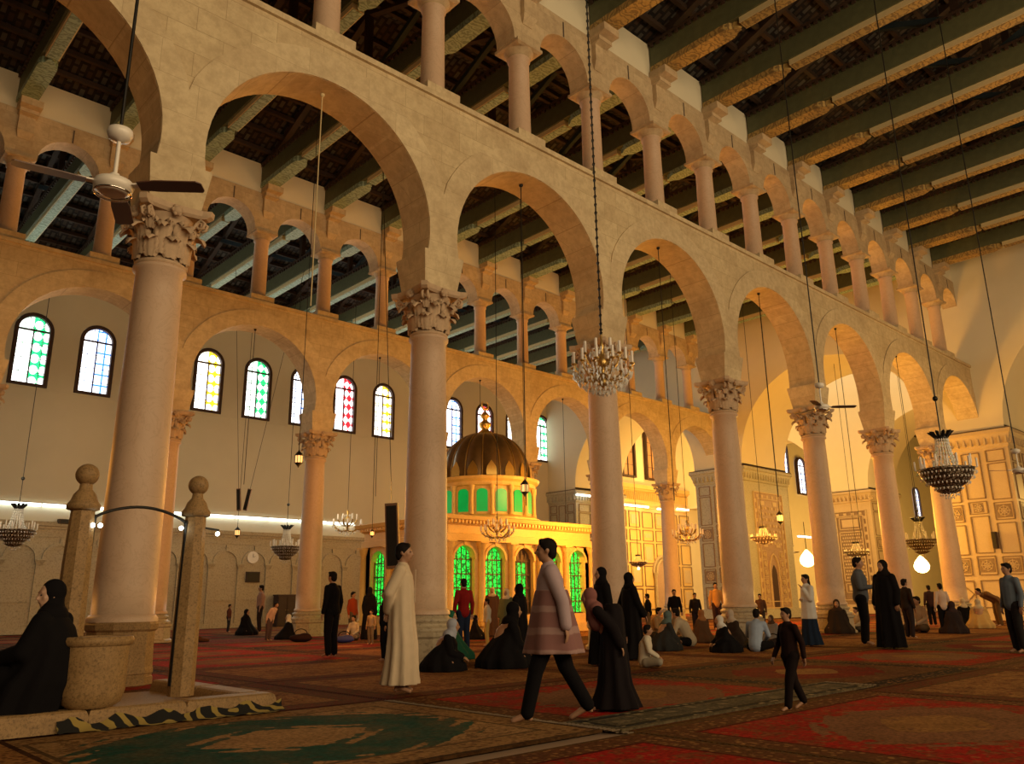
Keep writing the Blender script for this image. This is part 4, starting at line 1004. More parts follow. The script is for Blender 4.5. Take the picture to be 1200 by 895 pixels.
specs={'red':(RED,BRN,TAN),'tan':(TAN,BRN,DRED),'dark':(BRN,NAVY,TAN),'rose':((.26,.05,.035),TAN,NAVY)}
mats={}
def rm(kind,hx,hy):
    key=(kind,round(hx,2),round(hy,2))
    if key not in mats:
        f,b,a=specs[kind]; md=(hx*.62,hy*.55,False) if kind in('red','dark') else None
        mats[key]=rugmat('%s_carpet'%kind,f,b,a,md,{'red':(.22,.09,.04),'dark':DRED}.get(kind),hx,hy,.34)
    return mats[key]
ln={'red':'red patterned carpet','tan':'tan patterned carpet','dark':'dark brown patterned carpet','rose':'faded rose carpet'}
near={(0,0):'tan',(1,0):'red',(2,0):'red',(0,1):'tan',(1,1):'red',(2,1):'dark',(3,0):'dark',(3,1):'red'}
yy=[-1.6,1.4,4.5,8.0]+[8.0+3.1*i for i in range(1,11)]
xx=[-2.6,1.5,5.55]+[5.55+4.1*i for i in range(1,27)]
kinds=['tan','red','rose','dark','tan','dark','red']
for j in range(len(yy)-1):
    for i in range(len(xx)-1):
        x0,x1,y0,y1=xx[i],xx[i+1],yy[j],yy[j+1]
        if x0>46 and y0<14: continue
        if x0>66: continue
        k=kinds[(i*2+j*3+(i*j)%3)%7]
        if (j<=3 and x0>5): k={(0):'tan',1:'red',2:'red',3:'tan'}[j] if i%2==0 else {0:'red',1:'tan',2:'dark',3:'tan'}[j]
        if j in(2,) and i in (0,1): continue
        if i==1 and j==3: k='tan'
        if SX0-.5<(x0+x1)/2<SX1+.5 and SY0<(y0+y1)/2<SY1: k='tan'
        hx,hy=(x1-x0)/2-.01,(y1-y0)/2-.01
        rug(x0+.01,x1-.01,y0+.01,y1-.01,rm(k,hx,hy),ln[k]+' laid edge to edge on the prayer hall floor',ln[k]+'s on the hall floor',z=-.004,fringe=(j<5 and x0<14))
rug(5.5,10.2,4.6,5.25,rugmat('striped_runner',(.10,.08,.05),(.03,.03,.03),(.4,.3,.16),None,None,2.35,.325,.12,5),'narrow dark runner with pale motifs lying behind the foreground carpets',z=.014)
# folded black and yellow cloth against the curb
cl=MB()
rows=[]
for i in range(40):
    x=2.2+2.05*i/39; a=.03*math.sin(i*.83)+rnd.uniform(-.012,.012)
    rows.append([(x,7.962,.10+a),(x,7.94-.012*math.sin(i*.9),.06),(x+.02*math.sin(i),7.90,.022),(x,7.83+.035*math.sin(i*.7)+a*.4,.02+.006*math.sin(i*1.7))])
cl.rings(rows,closed=False,cap=False)
def zig():
    t=NT('black_yellow_zigzag_cloth'); v=t.coord(); w=t.n('ShaderNodeTexWave',bands_direction='DIAGONAL'); t.l(v,w.inputs['Vector']); t.setin(w,Scale=2.6,Distortion=16.0,Detail=2.0)
    return t.base(t.ramp(w.outputs['Fac'],(.52,(.008,.007,.006)),(.60,(.30,.21,.05))),.95)
o=cl.build('folded_cloth',zig()); tag(o,'black and yellow patterned cloth tucked along the front of the stone curb','cloth')
# ---------------- people ----------------
def capsule(mb,p0,p1,r0,r1,n=12):
    p0,p1=Vector(p0),Vector(p1); d=p1-p0; L=d.length
    if L<1e-5: d=Vector((0,0,1)); 
    d=d.normalized(); a=d.orthogonal().normalized(); b=d.cross(a); rs=[]
    seq=[(-r0*math.cos(t),r0*math.sin(t)) for t in (.15,.7,1.2)]+[(0,r0),(L,r1)]+[(L+r1*math.cos(t),r1*math.sin(t)) for t in (1.2,.7,.15)]
    for u,r in seq: rs.append([p0+d*u+(a*math.cos(2*PI*k/n)+b*math.sin(2*PI*k/n))*r for k in range(n)])
    mb.rings(rs)
def ellip(mb,c,r,rot=None,n=18,m=12):
    c=Vector(c); rs=[]
    for i in range(m+1):
        t=PI*i/m; row=[]
        for k in range(n):
            v=Vector((r[0]*max(.03,math.sin(t))*math.cos(2*PI*k/n),r[1]*max(.03,math.sin(t))*math.sin(2*PI*k/n),-r[2]*math.cos(t)))
            if rot: v=rot@v
            row.append(c+v)
        rs.append(row)
    mb.rings(rs)
def remesh(mb,vox,smooth=3,extra=None,name='form'):
    me=mb.mesh(name,[]); o=bpy.data.objects.new('temporary_form',me); col.objects.link(o)
    r=o.modifiers.new('r','REMESH'); r.mode='VOXEL'; r.voxel_size=vox; r.use_smooth_shade=True
    if smooth: s=o.modifiers.new('s','SMOOTH'); s.factor=.5; s.iterations=smooth
    dg=bpy.context.evaluated_depsgraph_get(); ev=o.evaluated_get(dg); me2=ev.to_mesh()
    out=MB(); out.v=[tuple(v.co) for v in me2.vertices]; out.f=[tuple(p.vertices) for p in me2.polygons]; out.sm=[True]*len(out.f); out.mi=[0]*len(out.f)
    ev.to_mesh_clear(); bpy.data.objects.remove(o); bpy.data.meshes.remove(me)
    if extra: out.add(extra.v,extra.f,True)
    return out
SKIN={'warm':plain('warm_brown_skin',(.36,.19,.11),.55,.08,20),'pale':plain('pale_skin',(.50,.30,.20),.55,.08,20)}
M['hair']=plain('black_hair',(.012,.009,.008),.8,.3,60,Specular_IOR_Level=.1); M['eye']=plain('dark_eyes',(.02,.015,.012),.3,.1,5)
cl_cache={}
def clothm(c,stripe=None):
    key=(tuple(c),stripe)
    if key not in cl_cache:
        if stripe:
            t=NT('striped_cloth'); v=t.coord(); x,y,z=t.sep(v); s=t.math('SINE',t.math('ADD',t.math('MULTIPLY',z,stripe[0]),t.math('MULTIPLY',t.noise(v,3),2.0)))
            cl_cache[key]=t.base(t.mix(t.ramp(s,(.4,0),(.7,1)),c,stripe[1]),.9)
        else: cl_cache[key]=cloth('woven_cloth_%d'%len(cl_cache),c)
    return cl_cache[key]
BLK=(.008,.007,.008)
def stand_joints(arms='down',stride=0.0,lean=0.0):
    J=dict(head=(.015,0,1.64),neck=(-.005,0,1.49),chest=(-.01,0,1.31),waist=(0,0,1.09),pelvis=(-.01,0,.95))
    for s,k in ((1,'L'),(-1,'R')):
        st=stride*s
        J['sh'+k]=(-.015,.175*s,1.42); J['hip'+k]=(0,.085*s,.92)
        J['knee'+k]=(.02+st*.55,.095*s,.50); J['ank'+k]=(st*1.05-.02-(abs(st)*.1 if st<0 else 0),.095*s,.08+(.05 if st<0 else 0)); J['toe'+k]=(st*1.05+.12,.11*s,.03)
        if arms=='down': J['el'+k]=(-.03-st*.3,.24*s,1.14); J['wr'+k]=(.03-st*.6,.25*s,.90)
        elif arms=='behind': J['el'+k]=(-.14,.22*s,1.16); J['wr'+k]=(-.17,.03*s,.95)
        elif arms=='front': J['el'+k]=(.02,.22*s,1.14); J['wr'+k]=(.22,.08*s,1.16)
        elif arms=='phone': J['el'+k]=(.04,.2*s,1.14) if s>0 else (.0,.22*s,1.14); J['wr'+k]=(.16,.09*s,1.40) if s>0 else (.18,.02,1.14)
    if lean:
        for k in list(J):
            x,y,z=J[k]
            if z>.95 and not k.startswith(('hip','knee')): J[k]=(x+math.sin(lean)*(z-.95)+(math.cos(lean)*0),y,.95+(z-.95)*math.cos(lean))
    return J
def sit_joints(lean=.25,arms='lap',legs='cross'):
    b=.12
    J=dict(pelvis=(-.08,0,b+.02),waist=(-.07,0,b+.17),chest=(-.04,0,b+.38),neck=(.0,0,b+.57),head=(.035,0,b+.72))
    for k in ('waist','chest','neck','head'):
        x,y,z=J[k]; J[k]=(x+math.sin(lean)*(z-b),y,b+(z-b)*math.cos(lean))
    cx,_,cz=J['neck']
    for s,k in ((1,'L'),(-1,'R')):
        J['sh'+k]=(cx-.02,.17*s,cz-.07); J['hip'+k]=(-.04,.10*s,b)
        if legs=='cross': J['knee'+k]=(.26,.27*s,.14); J['ank'+k]=(.24,-.08*s,.07); J['toe'+k]=(.26,-.2*s,.05)
        elif legs=='kneel': J['knee'+k]=(.34,.12*s,.09); J['ank'+k]=(-.12,.13*s,.05); J['toe'+k]=(-.22,.12*s,.04)
        else: J['knee'+k]=(.30,.13*s,.44); J['ank'+k]=(.45,.12*s,.06); J['toe'+k]=(.60,.12*s,.04)
        J['el'+k]=(cx+.04,.24*s,cz-.32); J['wr'+k]=(cx+.24,.12*s,.24)
    return J
def hand(mb,w,el,s,curl=.5):
    w=Vector(w); d=(w-Vector(el)).normalized(); side=d.cross(Vector((0,0,1)))
    side=side.normalized() if side.length>.1 else Vector((0,1,0)); nrm=side.cross(d).normalized()
    pc=w+d*.05
    rs=[]
    for u,hw,th in ((-.01,.026,.022),(.03,.036,.016),(.085,.042,.013),(.095,.038,.010)):
        rs.append([w+d*u+side*hw*math.cos(2*PI*k/10)+nrm*th*math.sin(2*PI*k/10) for k in range(10)])
    mb.rings(rs)
    for i,(o,L) in enumerate(((-.03,.062),(-.010,.074),(.010,.070),(.029,.055))):
        p=w+d*.088+side*o; pts=[p]; dd=d.copy()
        for j,f in enumerate((.45,.3,.25)):
            dd=(dd-nrm*curl*.55).normalized(); pts.append(pts[-1]+dd*L*f)
        mb.tube([w+d*.06+side*o]+pts,[.0095,.0095,.009,.008,.006],7)
    p=w+d*.03+side*(-s)*.034; mb.tube([w+d*.02+side*(-s)*.02,p+side*(-s)*.012+d*.015,p+side*(-s)*.018+d*.045-nrm*.012,p+side*(-s)*.014+d*.066-nrm*.02],[.012,.012,.010,.007],7)
def head_prims(m,J,yaw,pitch,fem=False):
    h=Vector(J['head']); rot=Matrix.Rotation(yaw,3,'Z')@Matrix.Rotation(pitch,3,'Y')
    P=lambda x,y,z:h+rot@Vector((x,y,z))
    ellip(m,P(-.012,0,.03),(.096,.076,.092),rot); ellip(m,P(.018,0,-.03),(.070,.058,.085),rot)
    ellip(m,P(.045,0,-.085),(.032,.032,.025),rot)                    # chin
    capsule(m,P(.088,0,.018),P(.108,0,-.022),.010,.014,8)            # nose
    capsule(m,P(.078,-.032,.035),P(.078,.032,.035),.012,.012,8)      # brow
    capsule(m,P(.082,-.02,-.052),P(.082,.02,-.052),.009,.009,8)      # lips
    for s in (-1,1): ellip(m,P(-.012,.078*s,-.005),(.018,.010,.030),rot,8,6); ellip(m,P(.05,.042*s,-.015),(.028,.022,.03),rot,8,6)
    return P,rot
def body(J,yaw,pitch,vox,e,skin,k,hands=True):
    m=MB(); P,rot=head_prims(m,J,yaw,pitch)
    g=lambda a:Vector(J[a])
    capsule(m,g('neck')-Vector((0,0,.03)),g('head')+Vector((-.015,0,-.06)),.058,.052)
    capsule(m,g('neck')-Vector((0,0,.06)),g('chest'),.09,.135); capsule(m,g('chest'),g('waist'),.135,.115); capsule(m,g('waist'),g('pelvis'),.115,.13)
    for q in 'LR':
        capsule(m,g('chest')+Vector((0,0,.06)),g('sh'+q),.09,.06); capsule(m,g('sh'+q),g('el'+q),.052,.040); capsule(m,g('el'+q),g('wr'+q),.040,.026)
        capsule(m,g('pelvis'),g('hip'+q),.11,.09); capsule(m,g('hip'+q),g('knee'+q),.085,.055); capsule(m,g('knee'+q),g('ank'+q),.055,.036); capsule(m,g('ank'+q),g('toe'+q),.036,.026)
        capsule(m,g('ank'+q)-Vector((.03,0,.035)),g('ank'+q),.026,.034)
    x=MB()
    if hands:
        for q,s in (('L',1),('R',-1)): hand(x,g('wr'+q),g('el'+q),s)
    r=remesh(m,vox,2,x); b=r.build('body',skin,e); b.scale=(k,k,k)
    ey=MB()
    for s in (-1,1): ey.ball(P(.083,.030*s,.012),.008,8,6)
    o=ey.build('eyes',M['eye'],e); o.scale=(k,)*3
    return P,rot
def part(mb,name,mat,e,k,vox,sm=2):
    o=remesh(mb,vox,sm).build(name,mat,e); o.scale=(k,k,k); return o
def hair(P,rot,e,k,vox,mat=None,long=False,beard=False):
    m=MB(); ellip(m,P(-.022,0,.045),(.100,.084,.090),rot); ellip(m,P(-.055,0,-.01),(.062,.074,.085),rot)
    for s in (-1,1): capsule(m,P(.0,.074*s,.03),P(.005,.074*s,-.01),.014,.008,8)
    capsule(m,P(.045,-.04,.098),P(.045,.04,.098),.028,.028,8)
    if long: ellip(m,P(-.07,0,-.12),(.05,.085,.16),rot)
    part(m,'hair',mat or M['hair'],e,k,vox,1)
def scarf(P,rot,J,e,k,vox,mat,drape=.2,name='headscarf'):
    m=MB(); ellip(m,P(-.034,0,.034),(.108,.098,.115),rot); ellip(m,P(-.04,0,-.05),(.085,.092,.10),rot)
    n=Vector(J['neck']); ellip(m,n+Vector((-.01,0,-.02)),(.12,.16,.11)); capsule(m,P(-.03,0,-.06),n+Vector((-.03,0,-.02-drape)),.095,.13)
    ellip(m,P(.0,0,-.115),(.065,.06,.03),rot)
    part(m,name,mat,e,k,vox,1)
def folded_rings(rows,n=40,fold=0.0,nf=9,ph=0.0):
    rs=[]
    for i,(z,cx,cy,rx,ry,fa) in enumerate(rows):
        rs.append([(cx+(rx+fa*math.sin(nf*2*PI*j/n+ph+z*1.5)+fa*.5*math.sin(nf*1.7*2*PI*j/n+z*4))*math.cos(2*PI*j/n),cy+(ry+fa*math.sin(nf*2*PI*j/n+ph+z*1.5))*math.sin(2*PI*j/n),z) for j in range(n)])
    return rs
def sleeves(m,J,a=.068,b=.055,c=.05,upto=1.0):
    for q in 'LR':
        s,e_,w=Vector(J['sh'+q]),Vector(J['el'+q]),Vector(J['wr'+q])
        capsule(m,s,e_,a,b)
        if upto>.5: capsule(m,e_,e_.lerp(w,.95),b,c)
def torso(m,J,x=.018):
    g=lambda a:Vector(J[a])
    capsule(m,g('neck')-Vector((0,0,.055)),g('chest'),.085+x,.14+x); capsule(m,g('chest'),g('waist'),.14+x,.125+x); capsule(m,g('waist'),g('pelvis'),.125+x,.14+x)
    for q in 'LR': capsule(m,g('chest')+Vector((0,0,.07)),g('sh'+q),.09+x*.6,.055+x*.6)
def legs(m,J,x=.02):
    g=lambda a:Vector(J[a])
    for q in 'LR':
        capsule(m,g('pelvis'),g('hip'+q),.12+x,.10+x); capsule(m,g('hip'+q),g('knee'+q),.09+x,.065+x); capsule(m,g('knee'+q),g('ank'+q)+Vector((0,0,.02)),.06+x,.05+x)
def person(px,py,top,face,kind,label,c1=BLK,c2=BLK,c3=None,group=None,head=(0,0),lean=0.,arms=None,stride=0.,legs_='cross',skin='warm',vox=.022,ground=0.,hairc=None,hd=True,stripe=None,drape=.2,H=None):
    p=at(px,py,'Z',ground); ph=(py-top)/ppm(p); sitting=kind.startswith('sit')
    e=empty('person',p,R(face-43.25),label,'person',group)
    base=.97 if sitting and legs_!='chair' else 1.755
    J=sit_joints(lean,legs=legs_) if sitting else stand_joints(arms or 'down',stride,lean)
    base=J['head'][2]+.125
    k=(H or ph)/base
    if kind=='sit_stool':
        pass
    P,rot=body(J,R(head[0]),R(head[1]),vox,e,SKIN[skin],k,hd)
    m=MB(); m1=clothm(c1,stripe); m2=clothm(c2)
    if kind=='robe':       # long one-piece garment
        sx=.045*(1 if stride else 0)
        hem=.10 if not stride else .66
        rows=[(1.50,-.005,0,.075,.08,0),(1.44,-.01,0,.10,.17,0),(1.36,-.01,0,.135,.20,.002),(1.2,0,0,.145,.19,.004),(1.0,0,0,.15,.19,.006),(.8,0,0,.165,.20,.010),(.55,0.01,0,.18,.215,.016),(.3,.0,0,.20,.235,.022),(hem,-.01,0,.225,.25,.028)]
        rows=[r for r in rows if r[0]>=hem]
        if stride: rows=[(z,cx,cy,rx+max(0,1-z)*stride*.35,ry,f) for z,cx,cy,rx,ry,f in rows]
        if lean: rows=[(z,cx+math.sin(lean)*max(0,z-.95),cy,rx,ry,f) for z,cx,cy,rx,ry,f in rows]
        m.rings(folded_rings(rows[::-1])); sleeves(m,J,.075,.068,.062); capsule(m,Vector(J['neck'])+Vector((0,0,-.02)),Vector(J['neck'])+Vector((.0,0,.015)),.066,.062)
        part(m,'robe',m1,e,k,min(vox,.016),2)
        if stride: q=MB(); legs(q,J,.018); part(q,'trousers',m2,e,k,vox,1)
        hair(P,rot,e,k,min(vox,.014))
    elif kind=='abaya':
        rows=[(1.47,-.01,0,.10,.12,0),(1.40,-.015,0,.14,.20,.003),(1.25,-.01,0,.165,.225,.005),(1.0,0,0,.18,.235,.010),(.7,0,0,.20,.25,.018),(.35,0,0,.235,.275,.028),(.03,0,0,.26+stride*.5,.30,.035)]
        m.rings(folded_rings(rows[::-1],nf=8)); sleeves(m,J,.085,.08,.075); part(m,'black_cloak' if c1==BLK else 'cloak',m1,e,k,vox,2)
        scarf(P,rot,J,e,k,vox*.8,clothm(c3 or c1),drape)
    elif kind=='shirt':
        torso(m,J,.022); sleeves(m,J,.066,.056,.046); part(m,'shirt',m1,e,k,vox,2)
        q=MB(); legs(q,J); part(q,'trousers',m2,e,k,vox,2)
        if c3: scarf(P,rot,J,e,k,vox*.8,clothm(c3),.1)
        else: hair(P,rot,e,k,min(vox,.016),hairc)
    elif kind=='jacket_skirt':
        torso(m,J,.035); sleeves(m,J,.075,.066,.055)
        m.rings(folded_rings([(.66,0,0,.19,.21,.008),(.95,0,0,.17,.2,.004),(1.2,0,0,.15,.18,0)])); part(m,'jacket',m1,e,k,vox,2)
        q=MB(); q.rings(folded_rings([(.03,-.03,0,.26,.24,.03),(.4,0,0,.2,.2,.02),(.95,0,0,.15,.17,.0)])); part(q,'skirt',m2,e,k,vox,2); hair(P,rot,e,k,min(vox,.016),hairc,True)
    elif kind=='sit':
        torso(m,J,.025); sleeves(m,J,.068,.058,.048); part(m,'shirt',m1,e,k,vox,2)
        q=MB(); legs(q,J,.025); part(q,'trousers',m2,e,k,vox,2)
        if c3: scarf(P,rot,J,e,k,vox*.8,clothm(c3),.1)
        else: hair(P,rot,e,k,min(vox,.016),hairc)
    elif kind=='sit_abaya':
        z1=J['neck'][2]; cx=J['neck'][0]
        rows=[(0.0,.08,0,.43,.42,.03),(.12,.08,0,.42,.42,.03),(.26,.06,0,.30,.32,.02),(.42,(cx+.02)*.6,0,.21,.25,.01),(z1-.18,cx-.01,0,.17,.23,.005),(z1-.06,cx-.01,0,.12,.19,0),(z1-.0,cx,0,.08,.10,0)]
        m.rings(folded_rings(rows)); sleeves(m,J,.08,.075,.06); part(m,'cloak',m1,e,k,vox,3)
        scarf(P,rot,J,e,k,vox*.8,clothm(c3 or c1),drape)
    return e,J,k
# the big foreground figures
E1,J1,k1=person(469,812,639,2,'robe','man in a long cream-white robe, hands behind his back, facing right',(.62,.49,.34),arms='behind',vox=.013,head=(-6,0))
b=MB(); b.box(.155,.162,-.013,.013,1.05,1.44); o=b.build('button_placket',clothm((.55,.44,.32)),E1); o.scale=(k1,)*3
E2,J2,k2=person(650,846,634,178,'robe','man striding left in a pale lilac robe with a rose-striped lower half',(.40,.30,.32),BLK,stride=.27,lean=.05,vox=.014,arms='down')
m=MB(); m.rings(folded_rings([(.64,-.01,0,.30,.27,.018),(.85,-.01,0,.255,.26,.012),(1.1,.0,0,.20,.23,.006),(1.25,.0,0,.165,.215,.003)],nf=6))
part(m,'striped_shawl',clothm((.22,.10,.09),(30,(.33,.20,.18))),E2,k2,.016,2)
person(722,832,694,176,'abaya','small stooped figure in a rose-brown striped shawl and black skirt behind the striding man',(.012,.009,.010),c3=(.22,.09,.08),lean=.5,stride=.2,vox=.018)
# seated woman at the left edge
def seated_woman():
    p=at(30,850,'Z',0); p=Vector((p.x-.02,8.22,0)); e=empty('person',p,R(180-43.25),'woman in black cloak and headscarf sitting on the curb at the left edge, profile left','person')
    J=dict(pelvis=(-.05,0,.42),waist=(-.04,0,.60),chest=(.02,0,.82),neck=(.05,0,1.00),head=(.09,0,1.15))
    for s,q in ((1,'L'),(-1,'R')):
        J['sh'+q]=(.03,.17*s,.93); J['hip'+q]=(-.02,.1*s,.40); J['knee'+q]=(.36,.13*s,.44); J['ank'+q]=(.36,.13*s,.08); J['toe'+q]=(.50,.14*s,.03); J['el'+q]=(.12,.24*s,.68); J['wr'+q]=(.38,.15*s,.62)
    k=.985
    P,rot=body(J,R(52),R(4),.012,e,SKIN['pale'],k)
    m=MB(); rows=[(.0,.22,0,.34,.34,.02),(.2,.2,0,.33,.33,.02),(.42,.13,0,.33,.31,.02),(.52,.06,0,.26,.28,.012),(.7,.0,0,.20,.25,.008),(.88,.03,0,.17,.235,.004),(.98,.05,0,.11,.16,0)]
    m.rings(folded_rings(rows)); sleeves(m,J,.09,.085,.07)
    for s in (-1,1): capsule(m,(.0,.12*s,.42),(.36,.14*s,.46),.13,.11)
    part(m,'cloak',clothm(BLK),e,k,.014,3); scarf(lambda x,y,z:P(x-.002,y,z),rot,J,e,k,.011,clothm(BLK),.22)
seated_woman()
# row of people, left to right
person(38,742,703,300,'shirt','small child in a yellow-green top far behind the seated woman',(.32,.30,.10),(.06,.05,.04))
person(70,800,686,180,'sit_abaya','dark-haired figure in black sitting right behind the woman on the curb',BLK,c3=(.02,.012,.01),H=1.05) if False else person(62,786,688,200,'shirt','dark-haired person in black standing half hidden by the left well post',BLK,BLK,vox=.018)
person(267,741,709,10,'shirt','tiny child in a dark reddish top standing far off by the wall',(.12,.04,.03),(.03,.03,.04))
person(303,741,687,200,'shirt','slim person in a rosy shirt standing by the far wall',(.34,.20,.16),(.03,.02,.02))
person(287,744,712,340,'sit_abaya','seated figure in black by the far wall, left of the pink bending person',BLK,H=.9)
person(314,751,707,340,'shirt','person in a pale pink shirt leaning forward far behind the column',(.55,.36,.28),(.08,.05,.05),lean=.5)
person(337,749,721,180,'sit_abaya','seated woman in black with a white headscarf near the second-row column',BLK,c3=(.6,.56,.5))
person(387,770,672,150,'shirt','man in a black coat standing with his back turned, left of the white-robed man',BLK,BLK,vox=.018,lean=.04)
person(412,748,695,330,'shirt','small person in a red and yellow top near the shrine corner',(.30,.05,.02),(.10,.08,.05))
person(414,750,722,250,'sit','toddler in pale clothes sitting on the carpet before the women in black',(.5,.42,.34),(.2,.15,.12),vox=.02)
person(432,750,690,60,'abaya','woman in a black cloak standing near the shrine corner, with a child before her',BLK)
person(434,755,716,250,'shirt','little child in beige held in front of the woman in black',(.38,.26,.16),(.22,.16,.1),vox=.02)
person(450,775,694,200,'shirt','person in black with a white-trimmed bag, half hidden behind the white-robed man',BLK,(.01,.012,.02),vox=.018)
person(543,763,680,120,'shirt','man in a dark red jacket and blue trousers standing before the shrine',(.20,.012,.012),(.012,.02,.045),vox=.018)
person(514,786,728,0,'sit_abaya','seated woman in black with a blue and white striped headscarf',BLK,c3=(.36,.38,.46),lean=.35,vox=.018)
person(528,772,718,340,'sit_abaya','seated person wrapped in a dark green shawl and headscarf',(.02,.10,.06),c3=(.02,.12,.07))
person(557,749,722,0,'sit_abaya','figure in black sitting on the carpet, right of the red-jacket man',BLK)
person(571,757,703,180,'shirt','boy in a light grey shirt and yellow trousers facing the shrine',(.45,.42,.36),(.5,.34,.10),vox=.02)
person(577,746,690,270,'abaya','person in brown with a cream headscarf standing before the lit windows',(.10,.05,.03),c3=(.55,.42,.25))
person(594,756,692,240,'abaya','woman in a grey-green cloak with a white headscarf by the shrine',(.10,.11,.06),c3=(.6,.5,.36))
person(586,782,724,20,'sit_abaya','broad seated figure under a spreading black cloak, left of the striding man',BLK,lean=.3,vox=.02,H=1.02)
person(609,774,687,150,'abaya','tall woman in black standing just left of the striding man',BLK,vox=.02)
person(708,780,668,200,'abaya','woman in a full black cloak standing before the chandelier column, left of two',BLK,vox=.018)
person(742,773,674,20,'abaya','woman in a black cloak walking, right of the two before the column',BLK,vox=.018,stride=.25)
person(760,782,734,350,'sit','person in a pale robe bending low beside the walking woman in black',(.55,.48,.38),(.3,.26,.2))
person(761,745,697,160,'shirt','person in black with bushy hair before the golden wall',BLK,(.15,.1,.05))
person(793,745,692,270,'shirt','man in a black jumper facing the viewer before the golden mihrab wall',BLK,(.2,.16,.1))
person(776,762,718,20,'sit_abaya','seated woman in dark clothes with a blue-grey headscarf',(.03,.03,.03),c3=(.10,.14,.14),lean=.3)
person(806,757,714,150,'sit','man in a cream and black jumper sitting with his back turned',(.42,.34,.24),BLK,lean=.35)
person(817,742,696,270,'shirt','slim dark-clad person standing beside the grey pier',(.02,.015,.015),(.02,.015,.02))
person(824,752,716,120,'sit_abaya','seated person in a brown cloak and rust headscarf',(.10,.05,.025),c3=(.30,.13,.05))
person(842,738,684,270,'shirt','person in an orange wrap standing at the left edge of the column',(.5,.26,.08),(.04,.02,.02))
person(855,764,723,190,'sit_abaya','seated woman in black with a bright white headscarf',BLK,c3=(.62,.60,.58),lean=.3)
person(864,758,716,200,'sit_abaya','seated woman in dark brown with a beige patterned headscarf',(.03,.02,.015),c3=(.42,.34,.28),lean=.2)
person(887,763,715,60,'sit','man in a pale blue shirt sitting with his back turned',(.30,.36,.48),BLK,lean=.3,vox=.018)
person(894,740,697,240,'shirt','person with bushy black hair and brown top at the foot of the column',(.10,.05,.03),(.04,.03,.03))
person(906,752,722,220,'sit_abaya','small seated figure in a grey checked wrap behind the blue-shirted man',(.25,.23,.22),c3=(.10,.06,.04))
person(952,757,675,192,'jacket_skirt','woman in a short white jacket and long dark blue skirt holding a phone up',(.62,.60,.58),(.015,.025,.05),arms='phone',vox=.018)
person(932,832,716,200,'shirt','small boy in dark clothes walking across the carpets',(.018,.009,.008),(.012,.008,.008),stride=.22,vox=.018)
person(1016,756,655,330,'shirt','man in a grey shirt and black trousers standing, left of the pair',(.09,.095,.11),BLK,vox=.018,arms='front')
person(1046,760,659,210,'abaya','person in a long black robe standing close in front of the grey-shirted man',BLK,c3=(.012,.009,.008),vox=.018,drape=.02)
person(1068,748,680,20,'shirt','dark-clad person carrying a bag behind the black-robed figure',(.03,.02,.015),(.03,.02,.02))
person(984,742,704,250,'sit_abaya','dark seated figure with a bag at the foot of the right-hand column',(.03,.02,.015),c3=(.05,.03,.02))
person(1006,740,712,200,'sit','small person in cream sitting beside the standing grey-shirted man',(.55,.42,.26),(.05,.04,.03))
person(1080,741,700,200,'sit','small figure in cream and brown sitting left of the praying row',(.42,.30,.20),(.08,.05,.03))
person(1094,733,687,90,'shirt','slim dark figure standing in the far row, left of the pink-shirted person',(.04,.02,.02),BLK)
person(1109,742,685,90,'shirt','person in a pink-white shirt standing with back turned in the right-hand row',(.62,.46,.36),BLK,vox=.02)
person(1132,733,702,100,'sit_abaya','seated person in black with a cream headscarf in the right-hand row',BLK,c3=(.62,.52,.38))
person(1150,736,703,60,'sit_abaya','seated person in an ochre wrap in the right-hand row',(.50,.32,.12),c3=(.5,.42,.3),lean=.35)
person(1172,734,697,180,'shirt','person in brown bowing forward at the end of the right-hand row',(.14,.07,.03),(.12,.07,.03),lean=1.1,H=1.3)
person(1196,765,662,190,'shirt','person in a grey-blue shirt at the right edge of the picture',(.12,.15,.19),(.02,.018,.018),vox=.018)
person(877,747,706,100,'sit','person in dark brown sitting with back turned beside the blue-shirted man',(.05,.025,.015),BLK,lean=.25)
person(768,749,713,330,'sit','person in a tan top sitting among the group left of the golden-lit column',(.28,.17,.08),(.04,.03,.02),lean=.2)
person(1120,742,706,90,'sit_abaya','seated dark figure between the pink-shirted person and the cream headscarf',(.03,.02,.02),c3=(.05,.03,.03))
# floor odds and ends
def bag(px,py,w,c,label,cat='bag'):
    p=at(px,py,'Z',0); e=empty('cloth_bag',p,R(-43),label,cat)
    m=MB(); ellip(m,(0,0,.11*w),(w*.36,w*.2,.12*w)); ellip(m,(w*.12,0,.16*w),(w*.2,w*.16,.1*w)); part(m,'bag_body',clothm(c),e,1,.02,2)
    m=MB(); m.tube([(w*.2*math.cos(t),0,.22*w+.16*w*math.sin(t)) for t in [PI*i/10 for i in range(11)]],.012*max(1,w),5); m.build('bag_handle',clothm(BLK),e)
bag(985,741,1.3,(.10,.03,.02),'dark red bundle on the carpet at the foot of the right-hand column')
bag(352,752,.95,(.025,.012,.012),'dark patterned bundle at the foot of the second-row column')
bag(403,753,.8,(.05,.06,.25),'small blue bag on the carpet near the toddler')
bag(907,757,.7,(.03,.02,.02),'small black bag beside the blue-shirted man')
e=empty('shoe',at(238,752,'Z',0),R(-43),'brown shoe lying on the carpet right of the well post','shoe')
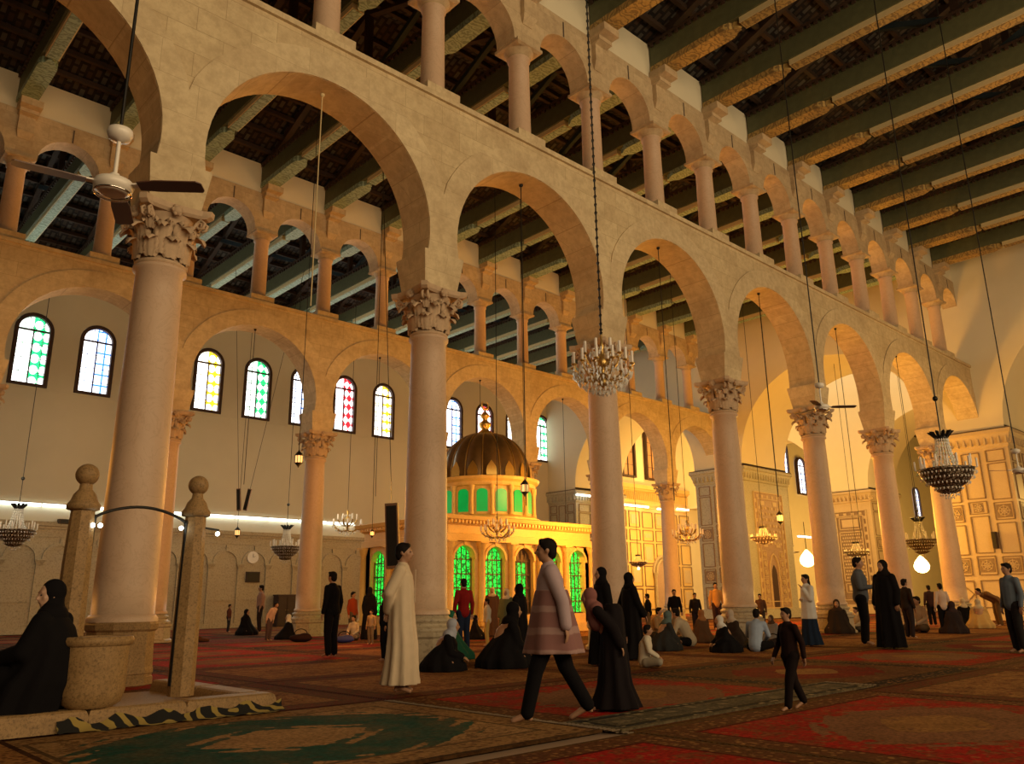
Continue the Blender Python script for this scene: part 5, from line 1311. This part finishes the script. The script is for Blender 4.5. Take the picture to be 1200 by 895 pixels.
m=MB(); ellip(m,(0,0,.045),(.16,.06,.05)); ellip(m,(-.09,0,.08),(.07,.055,.06)); part(m,'upper',clothm((.10,.04,.02)),e,1.2,.012,1); m=MB(); ellip(m,(0,0,.014),(.17,.065,.014)); m.build('sole',M['iron'],e).scale=(1.2,)*3
# ---------------- light ----------------
def area(loc,size,rot,col_,power,sy=None,name='area_light'):
    d=bpy.data.lights.new(name,'AREA'); d.energy=power; d.color=col_; d.size=size
    if sy: d.shape='RECTANGLE'; d.size_y=sy
    o=bpy.data.objects.new(name,d); col.objects.link(o); o.location=loc; o.rotation_euler=rot; return o
def point(loc,c,power,r=.25,name='lamp_or_fill_light'):
    d=bpy.data.lights.new(name,'POINT'); d.energy=power; d.color=c; d.shadow_soft_size=r
    o=bpy.data.objects.new(name,d); col.objects.link(o); o.location=loc; return o
w=bpy.data.worlds.new('world'); scene.world=w; w.use_nodes=True
w.node_tree.nodes['Background'].inputs[0].default_value=(1,.7,.45,1); w.node_tree.nodes['Background'].inputs[1].default_value=.012
# daylight through the courtyard doors behind the viewer, on the near aisle
area((8,-13,8.5),34,(R(103),0,0),(1,.74,.42),4300,6,'courtyard_daylight')
# warm lamps of the middle aisle
for x,e_ in ((2,330),(12,520),(22,850),(31,900)): point((x,18.5,3.8),(1,.38,.05),e_,.5)
for x in (34,39): point((x,17,4.5),(1,.50,.06),1050,.4)
point((20,18.4,5.2),(1,.52,.08),200,.4)
point((33,5,6),(1,.60,.20),900,.8)  # soft light added to warm the right end of the near aisle
point((85,12,8),(1,.55,.1),3000,.8)  # light added beyond the transept to brighten its dark far end
# far aisle: strip light and daylight of the windows
area((14,YC-.7,5.4),18,(R(-60),0,0),(.95,1,.80),150,.2,'strip_light_glow')
area((16,YC-.3,12.2),34,(R(-90),0,0),(.92,1,.86),700,2.4,'window_daylight')
for x in (6,18,30): point((x,32,6),(1,.84,.56),230,.8)
# transept, golden
for p,e in (((50,34,6),3600),((53,20,7),1100),((50,8,6),1100),((52,36,12),900),((76,30,6),3800),((95,28,6),3000)): point(p,(1,.56,.13),e*.75,.6)
area((54,20,19),8,(0,0,0),(1,.80,.50),1100,24)
